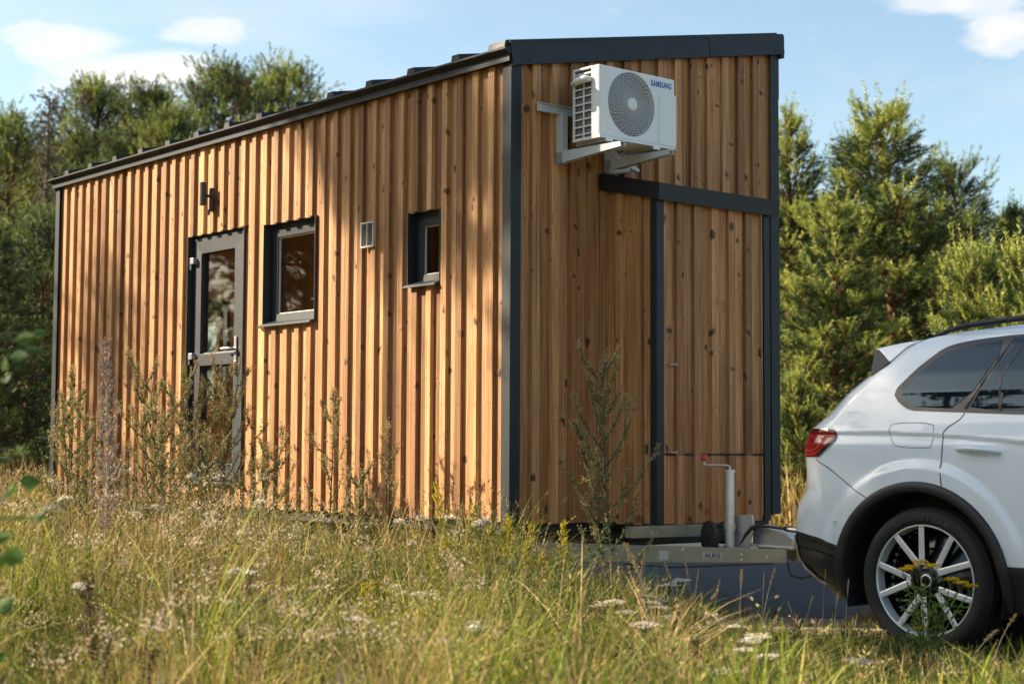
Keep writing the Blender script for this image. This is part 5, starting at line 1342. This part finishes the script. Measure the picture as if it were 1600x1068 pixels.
# ------------------------------------------------------------------ single wild plants
def plant(name, loc, label, cat, group=None, rz=0): return empty(name, loc, rz, label, cat, group)
def mugwort(loc, h, seed, label, branches=16, spread=.30, lean=(0, 0), dry=.0, start=.22, low_leaf=1.0):
    g = np.random.default_rng(seed); o = plant('mugwort_plant', loc, label, 'wild plant'); segs = []; LP = []; LD = []; BP = []; BD = []
    tr = lambda t_: np.array([lean[0] * t_ ** 1.6 + .01 * math.sin(5 * t_ + seed), lean[1] * t_ ** 1.6, h * t_])
    tt = np.linspace(0, 1, 12)
    for a, b in zip(tt, tt[1:]): segs.append((tr(a), tr(b), .0065 * (1 - a) + .0018, .0065 * (1 - b) + .0018))
    def spike(p, d, ln, dens=90):
        n = int(.95 * dens * ln / .2); t_ = g.random(n); q = p + d * (t_ * ln)[:, None] + g.normal(size=(n, 3)) * .0055; BP.append(q); v = d + g.normal(size=(n, 3)) * .5; BD.append(v / np.linalg.norm(v, axis=1, keepdims=True))
    for i in range(branches):
        t_ = start + (.96 - start) * (i + .5 * g.random()) / branches; az_ = i * 2.4 + g.normal() * .3; Lb = spread * (.30 + 1.25 * (1 - t_)) * (.6 + .7 * g.random()) * h / 1.2
        el_ = R(34 + 20 * g.random()); pts = [tr(t_)]; 
        for k in range(4):
            d = np.array([math.cos(az_) * math.cos(el_), math.sin(az_) * math.cos(el_), math.sin(el_)]); q = pts[-1] + d * Lb / 4; segs.append((pts[-1], q, .003 * (1 - k / 5), .0024 * (1 - k / 5))); pts.append(q); el_ += R(8)
            n = int((24 if k < 3 else 12) * low_leaf); LP.append(pts[-2] + d * (g.random(n) * Lb / 4)[:, None]); v = d + g.normal(size=(n, 3)) * .6; LD.append(v / np.linalg.norm(v, axis=1, keepdims=True))
            if k >= 1:
                for sg in range(3 if t_ > .5 else 1):
                    v = nrm(d + g.normal(size=3) * .55 + UPV * .5); spike(pts[-1] - d * g.random() * Lb / 5, v, .035 + .05 * g.random(), 70)
        spike(pts[-2], nrm(pts[-1] - pts[-2]), Lb / 4 + .03, 110)
    spike(tr(.80), nrm(tr(1.) - tr(.8)), h * .2, 80)
    n = int(150 * low_leaf); t_ = .15 + .75 * g.random(n) ** 1.4; P = np.array([tr(a) for a in t_]); v = g.normal(size=(n, 3)); v[:, 2] = .5 + .4 * g.random(n); LP.append(P); LD.append(v / np.linalg.norm(v, axis=1, keepdims=True))
    v, f, r0 = seg_mesh(segs); link('stem', tri_mesh('stem', v, f, r0, M['stem']), o)
    LP, LD, BP, BD = map(np.concatenate, (LP, LD, BP, BD))
    v, f, r0 = leaves(LP, LD, .024 * (.5 + g.random(len(LP))), .0065, np.clip(g.random(len(LP)) + dry, 0, 1)); link('leaves', tri_mesh('leaves', v, f, r0, M['mug_leaf']), o)
    v, f, r0 = leaves(BP, BD, .0115, .0052, g.random(len(BP))); link('flower_spikes', tri_mesh('flower_spikes', v, f, r0, M['mug_bud']), o); return o
def mug_at(px, ptop, Y, seed, label, **k):
    p = at(px, ptop, Y); l_ = k.get('lean', (0, 0)); return mugwort((p.x - l_[0], Y - l_[1], 0), p.z, seed, label, **k)
mug_at(938, 556, 8.9, 1, 'tall mugwort with a pale flowering top right of the house corner', branches=22, spread=.36, lean=(-.06, 0), start=.30, low_leaf=1.3)
mug_at(908, 655, 9.0, 2, 'dark second mugwort stem leaning left beside the tall one at the corner', branches=10, spread=.26, lean=(-.16, 0), low_leaf=1.4)
mug_at(345, 562, 11.1, 3, 'bushy mugwort in front of the left half of the door', branches=15, spread=.27, lean=(.12, 0))
mug_at(376, 556, 11.0, 4, 'tall mugwort in front of the right half of the door', branches=15, spread=.25, lean=(.16, 0))
mug_at(290, 575, 11.2, 5, 'mugwort left of the door hinge side', branches=17, spread=.28, lean=(-.04, 0))
mug_at(206, 545, 10.6, 6, 'mugwort arching left in front of the boards left of the door', branches=16, spread=.24, lean=(-.30, 0))
mug_at(238, 590, 10.8, 7, 'short thick mugwort between the spiky bugloss and the door', branches=18, spread=.3, lean=(-.12, 0))
mug_at(117, 572, 9.6, 8, 'dark stemmed mugwort at the left end of the house', branches=16, spread=.24)
mug_at(92, 610, 9.2, 9, 'thin mugwort leaning left past the left end of the house', branches=12, spread=.24, lean=(-.12, 0))
mug_at(519, 606, 10.4, 10, 'single mugwort in front of the boards below the kitchen window', branches=15, spread=.22, low_leaf=.7)
mug_at(606, 655, 10.2, 11, 'slim reddish mugwort in front of the boards below the vent', branches=11, spread=.17, low_leaf=.4)
mug_at(447, 665, 10.7, 12, 'mugwort leaning right in front of the boards right of the door', branches=12, spread=.24, lean=(.14, 0), low_leaf=.7)
mug_at(400, 640, 11.0, 13, 'thin mugwort right beside the door jamb', branches=10, spread=.2, low_leaf=.6)
mug_at(255, 670, 10.2, 14, 'low spreading mugwort in front of the door plants', branches=16, spread=.42, low_leaf=1.0)
mug_at(362, 610, 10.9, 16, 'dense mugwort filling the gap before the lower door glass', branches=13, spread=.30, lean=(.08, 0))
mug_at(312, 600, 11.0, 17, 'dense mugwort with two bent side stems before the door frame', branches=12, spread=.34, lean=(.10, 0))
mug_at(268, 600, 10.9, 18, 'mugwort leaning left from the foot of the door', branches=18, spread=.34, lean=(-.2, 0))
mug_at(222, 640, 10.3, 19, 'bushy mugwort in front of the boards left of the door plants', branches=20, spread=.42, lean=(-.08, 0))
mug_at(140, 640, 9.3, 20, 'bushy mugwort at the foot of the spiky bugloss', branches=18, spread=.40)
mug_at(418, 700, 10.4, 21, 'low mugwort right of the door sill', branches=16, spread=.40)
mug_at(560, 735, 10.0, 22, 'low mugwort between the two slim ones before the boards', branches=14, spread=.34)
mug_at(325, 690, 10.4, 15, 'low spreading mugwort below the door glass', branches=16, spread=.42, low_leaf=1.0)
# viper's bugloss spike
def bugloss(loc, h, seed, label):
    g = np.random.default_rng(seed); o = plant('bugloss_plant', loc, label, 'wild plant'); segs = []; P = []; D = []
    tr = lambda t_: np.array([.03 * math.sin(3 * t_), 0, h * t_]); tt = np.linspace(0, 1, 12)
    for a, b in zip(tt, tt[1:]): segs.append((tr(a), tr(b), .007 * (1 - a) + .003, .007 * (1 - b) + .003))
    for i in range(62):
        t_ = .38 + .61 * i / 61; az_ = i * 2.4; Lb = (.04 + .17 * (1 - t_)) * (.6 + .6 * g.random()); el_ = R(22 + 25 * g.random()); p = tr(t_)
        for k in range(3):
            d = np.array([math.cos(az_) * math.cos(el_), math.sin(az_) * math.cos(el_), math.sin(el_)]); q = p + d * Lb / 3; segs.append((p, q, .0022, .0016)); n = 13
            P.append(p + d * (g.random(n) * Lb / 3)[:, None] + g.normal(size=(n, 3)) * .004); v = g.normal(size=(n, 3)) * .6 + UPV * .7 + d * .3; D.append(v / np.linalg.norm(v, axis=1, keepdims=True)); p = q; el_ += R(14)
    v, f, r0 = seg_mesh(segs); link('stem', tri_mesh('stem', v, f, r0, M['stem_pale']), o); P, D = np.concatenate(P), np.concatenate(D)
    v, f, r0 = leaves(P, D, .017, .0065, g.random(len(P))); link('flower_spikes', tri_mesh('flower_spikes', v, f, r0, M['bugloss']), o)
p = at(163, 532, 8.0); bugloss((p.x, 8.0, 0), p.z, 3, 'tall greyish spike of bugloss before the left part of the house')
# yarrow: flat white umbels
def yarrow_proto():
    g = np.random.default_rng(4); o = plant('yarrow_plant', (0, 0, 0), 'x', 'wildflower'); segs = [((0, 0, 0), (.01, 0, .25), .0028, .0022), ((.01, 0, .25), (0, .005, .45), .0022, .0018)]; P = []; D = []
    for k in range(16):
        a = k * 2.4; r_ = .033 * math.sqrt((k + .5) / 16); e = np.array([r_ * math.cos(a), r_ * math.sin(a), .495 - 7 * r_ * r_ + .008 * g.random()]); segs.append(((0, .005, .44), e, .0012, .001))
        n = 26; P.append(e + g.normal(size=(n, 3)) * np.array([.0062, .0062, .0022])); v = g.normal(size=(n, 3)) * np.array([1, 1, .25]); D.append(v / np.linalg.norm(v, axis=1, keepdims=True))
    v, f, r0 = seg_mesh(segs); link('stem', tri_mesh('stem', v, f, r0, M['stem_green']), o); P, D = np.concatenate(P), np.concatenate(D)
    v, f, r0 = leaves(P, D, .0085, .0065, g.random(len(P))); link('flower_head', tri_mesh('flower_head', v, f, r0, M['yarrow']), o)
    n = 50; t_ = g.random(n); P = np.stack([np.zeros(n), np.zeros(n), .05 + .3 * t_], 1); v, f, r0 = leaves(P, rdir(n, .5), .05 * (1 - .5 * t_), .007, g.random(n) * .5); link('leaves', tri_mesh('leaves', v, f, r0, M['mug_leaf']), o); return o
yp = yarrow_proto(); first = True
YPOS = [(727, 808, 9.0, 'white'), (700, 806, 9.1, ''), (738, 816, 8.9, ''), (803, 876, 8.2, ''), (650, 926, 7.0, ''), (384, 888, 7.2, ''), (398, 890, 7.25, ''), (968, 938, 7.0, ''), (958, 942, 7.05, ''), (1003, 930, 7.6, ''), (1016, 940, 7.5, ''), (1028, 948, 7.4, ''), (1036, 938, 7.6, ''), (1045, 962, 7.2, ''), (1003, 970, 6.6, ''), (985, 955, 6.8, ''), (1052, 913, 8.0, ''), (1068, 905, 8.2, ''), (1158, 976, 7.0, ''), (1175, 1000, 6.4, ''), (1190, 995, 6.5, ''), (1168, 1012, 6.2, ''), (1204, 1022, 6.1, ''), (1188, 990, 6.6, ''), (1138, 1045, 5.8, ''), (660, 845, 8.6, ''), (610, 810, 9.3, ''), (640, 806, 9.4, ''), (330, 800, 9.4, ''), (200, 800, 9.0, ''), (90, 788, 8.6, ''), (118, 776, 9.0, ''), (232, 790, 9.2, ''), (410, 782, 9.9, ''), (130, 910, 6.4, ''), (560, 965, 6.2, ''), (575, 858, 8.4, ''), (730, 975, 6.2, ''), (1340, 1030, 7.0, ''), (1365, 1035, 6.9, ''), (300, 740, 10.2, ''), (318, 728, 10.4, '')]
for i, (px, py, Y, _) in enumerate(YPOS):
    p = at(px, py, Y); o = yp if i == 0 else copy_tree(yp); s = p.z / .50; o.location = (p.x, Y, 0); hs = (.75 + .5 * rng.random()) * (1.35 if px > 940 else 1.); o.scale = (hs, hs, s); o.rotation_euler = ((rng.random() - .5) * .25, (rng.random() - .5) * .25, rng.random() * 6)
    o['label'] = 'white yarrow flower head standing above the meadow grass'; o['group'] = 'yarrow flowers scattered in the meadow'
# yellow flowering weeds left of the corner
def rod_proto():
    g = np.random.default_rng(8); o = plant('yellow_weed', (0, 0, 0), 'x', 'wildflower'); segs = [((0, 0, 0), (.0, 0, .5), .003, .0015)]; P = []; D = []
    for k in range(15):
        z = .25 + .25 * k / 14; a = k * 2.4; d = nrm(np.array([math.cos(a) * .5, math.sin(a) * .5, 1.])); ln = .08 * (1.1 - k / 16); segs.append(((0, 0, z), np.array([0, 0, z]) + d * ln, .0015, .001)); n = 16; P.append(np.array([0, 0, z]) + d * (g.random(n) * ln)[:, None] + g.normal(size=(n, 3)) * .004); v = d + g.normal(size=(n, 3)) * .5; D.append(v / np.linalg.norm(v, axis=1, keepdims=True))
    v, f, r0 = seg_mesh(segs); link('stem', tri_mesh('stem', v, f, r0, M['stem_green']), o); P, D = np.concatenate(P), np.concatenate(D)
    v, f, r0 = leaves(P, D, .022, .008, g.random(len(P))); link('flower_spikes', tri_mesh('flower_spikes', v, f, r0, M['rod']), o); return o
rp_ = rod_proto()
for i, (px, py, Y) in enumerate([(718, 735, 9.2), (724, 770, 9.1), (775, 790, 9.0), (790, 792, 8.9), (802, 800, 8.8), (760, 808, 8.9), (690, 830, 8.6), (660, 838, 8.4), (705, 850, 8.3), (800, 840, 8.4), (828, 838, 8.5), (820, 855, 8.2), (745, 845, 8.4), (672, 868, 8.0), (575, 895, 7.4), (590, 900, 7.3), (852, 850, 8.4), (640, 815, 9.0), (886, 800, 8.9), (770, 850, 8.2)]):
    p = at(px, py, Y); o = rp_ if i == 0 else copy_tree(rp_); o.location = (p.x, Y, 0); hs = .8 + .5 * rng.random(); o.scale = (hs, hs, p.z / .56); o.rotation_euler = ((rng.random() - .5) * .3, (rng.random() - .5) * .3, rng.random() * 6)
    o['label'] = 'yellow flowering weed in the meadow before the house corner'; o['group'] = 'yellow weeds before the house corner'
# dock: dark brown seed stalks
def dock(loc, h, seed, label):
    g = np.random.default_rng(seed); o = plant('dock_plant', loc, label, 'wild plant'); segs = []; P = []; D = []
    tr = lambda t_: np.array([.03 * math.sin(2 * t_ + seed), .02 * t_, h * t_]); tt = np.linspace(0, 1, 10)
    for a, b in zip(tt, tt[1:]): segs.append((tr(a), tr(b), .005 * (1 - a) + .002, .005 * (1 - b) + .002))
    for i in range(14):
        t_ = .42 + .54 * i / 13; a = i * 2.4; d = nrm(np.array([math.cos(a) * .5, math.sin(a) * .5, 1.])); ln = (.05 + .12 * (1 - t_)) * h / .6; segs.append((tr(t_), tr(t_) + d * ln, .002, .001)); n = 55
        P.append(tr(t_) + d * (g.random(n) * ln)[:, None] + g.normal(size=(n, 3)) * .007); v = g.normal(size=(n, 3)); D.append(v / np.linalg.norm(v, axis=1, keepdims=True))
    v, f, r0 = seg_mesh(segs); link('stem', tri_mesh('stem', v, f, r0, M['stem']), o); P, D = np.concatenate(P), np.concatenate(D)
    v, f, r0 = leaves(P, D, .009, .007, g.random(len(P))); link('seed_head', tri_mesh('seed_head', v, f, r0, M['dock']), o)
for i, (px, py, Y, lb) in enumerate([(144, 902, 6.0, 'dark brown dock stalk below the bugloss spike'), (180, 1000, 5.3, 'dark brown dock stalk low at the bottom left of the meadow'), (240, 1020, 5.4, 'short dark dock stalk right of the other one at the bottom left'), (1082, 1000, 5.8, 'thin dark dock stalk between the white flower groups at the bottom right')]):
    p = at(px, py, Y); dock((p.x, Y, 0), p.z, i + 2, lb)
# tansy by the wheel
def tansy(loc, h, seed, label):
    g = np.random.default_rng(seed); o = plant('tansy_plant', loc, label, 'wildflower'); segs = []; P = []; D = []; BP = []; BD = []
    for (bx, by, hh) in ((-.02, 0, h), (-.10, -.02, h * .93), (.13, 0, h * .83), (.23, .02, h * .76), (.03, -.03, h * .97), (-.06, .01, h * .95), (-.02, .02, h * .34), (.17, -.02, h * .8)):
        e = np.array([bx, by, hh]); m_ = e * np.array([.5, .5, .55]); segs += [((0, 0, 0), m_, .004, .003), (m_, e, .003, .002)]
        for k in range(9):
            a = k * 2.4; r_ = .034 * math.sqrt((k + .5) / 9); q = e + np.array([r_ * math.cos(a), r_ * math.sin(a), .02 - .1 * r_]); segs.append((e - np.array([0, 0, .03]), q, .0013, .001)); n = 22; v = g.normal(size=(n, 3)); v[:, 2] = np.abs(v[:, 2]) * .6
            v /= np.linalg.norm(v, axis=1, keepdims=True); BP.append(q + v * .008); BD.append(v)
        n = 60; t_ = .2 + .6 * g.random(n); c_ = np.where(t_[:, None] < .55, m_ * (t_ / .55)[:, None], m_ + (e - m_) * ((t_ - .55) / .45)[:, None]); a = g.random(n) * 6.28; v = np.stack([np.cos(a), np.sin(a), .3 + .5 * g.random(n)], 1); v /= np.linalg.norm(v, axis=1, keepdims=True)
        P.append(c_ + v * (.07 * g.random(n))[:, None]); D.append(v + g.normal(size=(n, 3)) * .5)
    v, f, r0 = seg_mesh(segs); link('stem', tri_mesh('stem', v, f, r0, M['stem_green']), o); P, D, BP, BD = map(np.concatenate, (P, D, BP, BD)); D /= np.linalg.norm(D, axis=1, keepdims=True)
    v, f, r0 = leaves(P, D, .036, .010, g.random(len(P))); link('leaves', tri_mesh('leaves', v, f, r0, M['tansy_leaf']), o)
    v, f, r0 = leaves(BP, BD, .007, .010, g.random(len(BP))); link('flower_heads', tri_mesh('flower_heads', v, f, r0, M['tansy']), o)
p = at(1444, 884, 7.9); tansy((p.x, 7.9, 0), p.z, 5, 'yellow tansy growing in front of the rear car wheel')
# tall dry grass stalks at the road edge
def stalk_proto(seed, green=False):
    g = np.random.default_rng(seed); o = plant('grass_stalk', (0, 0, 0), 'x', 'grass'); c_ = [np.array([.10 * t_ ** 2, 0, .5 * t_]) for t_ in np.linspace(0, 1, 9)]
    v, f, r0 = seg_mesh([(a, b, .0022, .0018) for a, b in zip(c_, c_[1:])]); link('stem', tri_mesh('stem', v, f, r0, M['stem_pale']), o); n = 130; t_ = g.random(n); d = nrm(c_[-1] - c_[-2])
    P = c_[-1] - d * (t_ * .11)[:, None] + g.normal(size=(n, 3)) * .004 * np.sin(np.pi * np.clip(t_ + .1, 0, 1))[:, None]; v = d + g.normal(size=(n, 3)) * .4; v /= np.linalg.norm(v, axis=1, keepdims=True)
    v, f, r0 = leaves(P, v, .013, .005, .4 + .5 * g.random(n)); link('seed_head', tri_mesh('seed_head', v, f, r0, M['straw']), o); return o
sps = [stalk_proto(1), stalk_proto(2)]; used_ = [False, False]
for i, (px, py, Y, rz_, wd) in enumerate([(978, 850, 7.2, 3.0, 1.6), (1008, 862, 7.6, .4, .6), (1070, 872, 8.0, 3.2, .5), (1160, 890, 8.3, 1., .3), (1194, 893, 8.4, 0, .15), (1212, 888, 8.4, .2, .8), (1270, 930, 8.0, 0, .5), (1290, 890, 8.4, 0, .2), (1310, 925, 8.2, .3, .3), (1092, 890, 8.0, .2, .4), (1125, 905, 8., .2, .5), (1040, 880, 7.7, 2.9, .8), (1232, 940, 8.0, 3, .5), (990, 905, 7.0, 3.0, 1.2), (1060, 945, 6.6, .1, .8), (1326, 905, 8.3, .2, .2), (1246, 960, 7.6, 0, .5), (1386, 985, 7.4, .3, .7), (1560, 985, 7.2, 0.2, 1.6), (1590, 960, 7.6, 0.2, 1.2)]):
    p = at(px, py, Y); k = i % 2; o = sps[k] if not used_[k] else copy_tree(sps[k]); used_[k] = True; o.location = (p.x - .1 * wd * math.cos(rz_), Y, 0); o.scale = (wd, 1, p.z / .5); o.rotation_euler = (0, 0, rz_)
    o['label'] = 'dry grass stalk with a seed head at the road edge'; o['group'] = 'tall dry grass stalks at the road edge'
# broad leaved shrub close to the camera on the left
def shrub():
    g = np.random.default_rng(9); Y = 4.1; xb = at(-60, 700, Y).x; o = plant('leafy_shrub', (xb, Y, 0), 'out of focus broad leaved shrub twigs at the left edge of the photo', 'shrub'); segs = []; P = []; D = []; Ln = []
    main = [np.array([0, 0, z]) for z in np.linspace(0, 1.25, 8)]
    for a, b in zip(main, main[1:]): segs.append((a, b, .006, .005))
    for px, py, ln in [(40, 528, 0.050), (62, 520, 0.037), (8, 566, 0.057), (30, 556, 0.048), (10, 590, 0.037), (14, 768, 0.076), (48, 752, 0.057), (40, 808, 0.063), (62, 806, 0.044), (4, 838, 0.050), (22, 868, 0.069), (8, 945, 0.057), (30, 700, 0.025), (52, 545, 0.037), (6, 716, 0.050), (0, 1025, 0.037), (-20, 640, 0.063), (-30, 760, 0.076), (-10, 880, 0.076)]:
        q = at(px, py, Y - .02 + .10 * g.random()); q = np.array(q) - np.array([xb, Y, 0]); b = np.array([0, 0, q[2] - .05]); mid = (q + b) / 2 + np.array([0, 0, .02]); segs += [(b, mid, .002, .0016), (mid, q, .0016, .0012)]
        v = nrm(q - mid + g.normal(size=3) * .02); P.append(q - v * ln * .5); D.append(v); Ln.append(ln)
    v, f, r0 = seg_mesh(segs); link('stem', tri_mesh('stem', v, f, r0, M['stem_green']), o)
    V = []; F = []; Rn = []
    for q, d, ln in zip(P, D, Ln):              # pointed oval leaves, folded on the midrib
        s = nrm(np.cross(d, np.array([0, -1, .5]) + g.normal(size=3) * .5)); n_ = np.cross(d, s); o_ = len(V); r_ = g.random()
        prof = [(0, 0), (.2, .30), (.45, .40), (.7, .28), (.88, .12), (1, 0)]
        for t_, w_ in prof:
            c_ = q + d * ln * t_ + n_ * ln * -.15 * t_ * t_
            for sg in (-1, 0, 1): V.append(c_ + s * sg * w_ * ln + n_ * abs(sg) * w_ * ln * .35); Rn.append(r_)
        for k in range(5):
            for j in (0, 1): a = o_ + k * 3 + j; F += [(a, a + 1, a + 4), (a, a + 4, a + 3)]
    link('leaves', tri_mesh('leaves', np.array(V), np.array(F), np.array(Rn), M['bright_leaf'], smooth=True), o)
shrub()
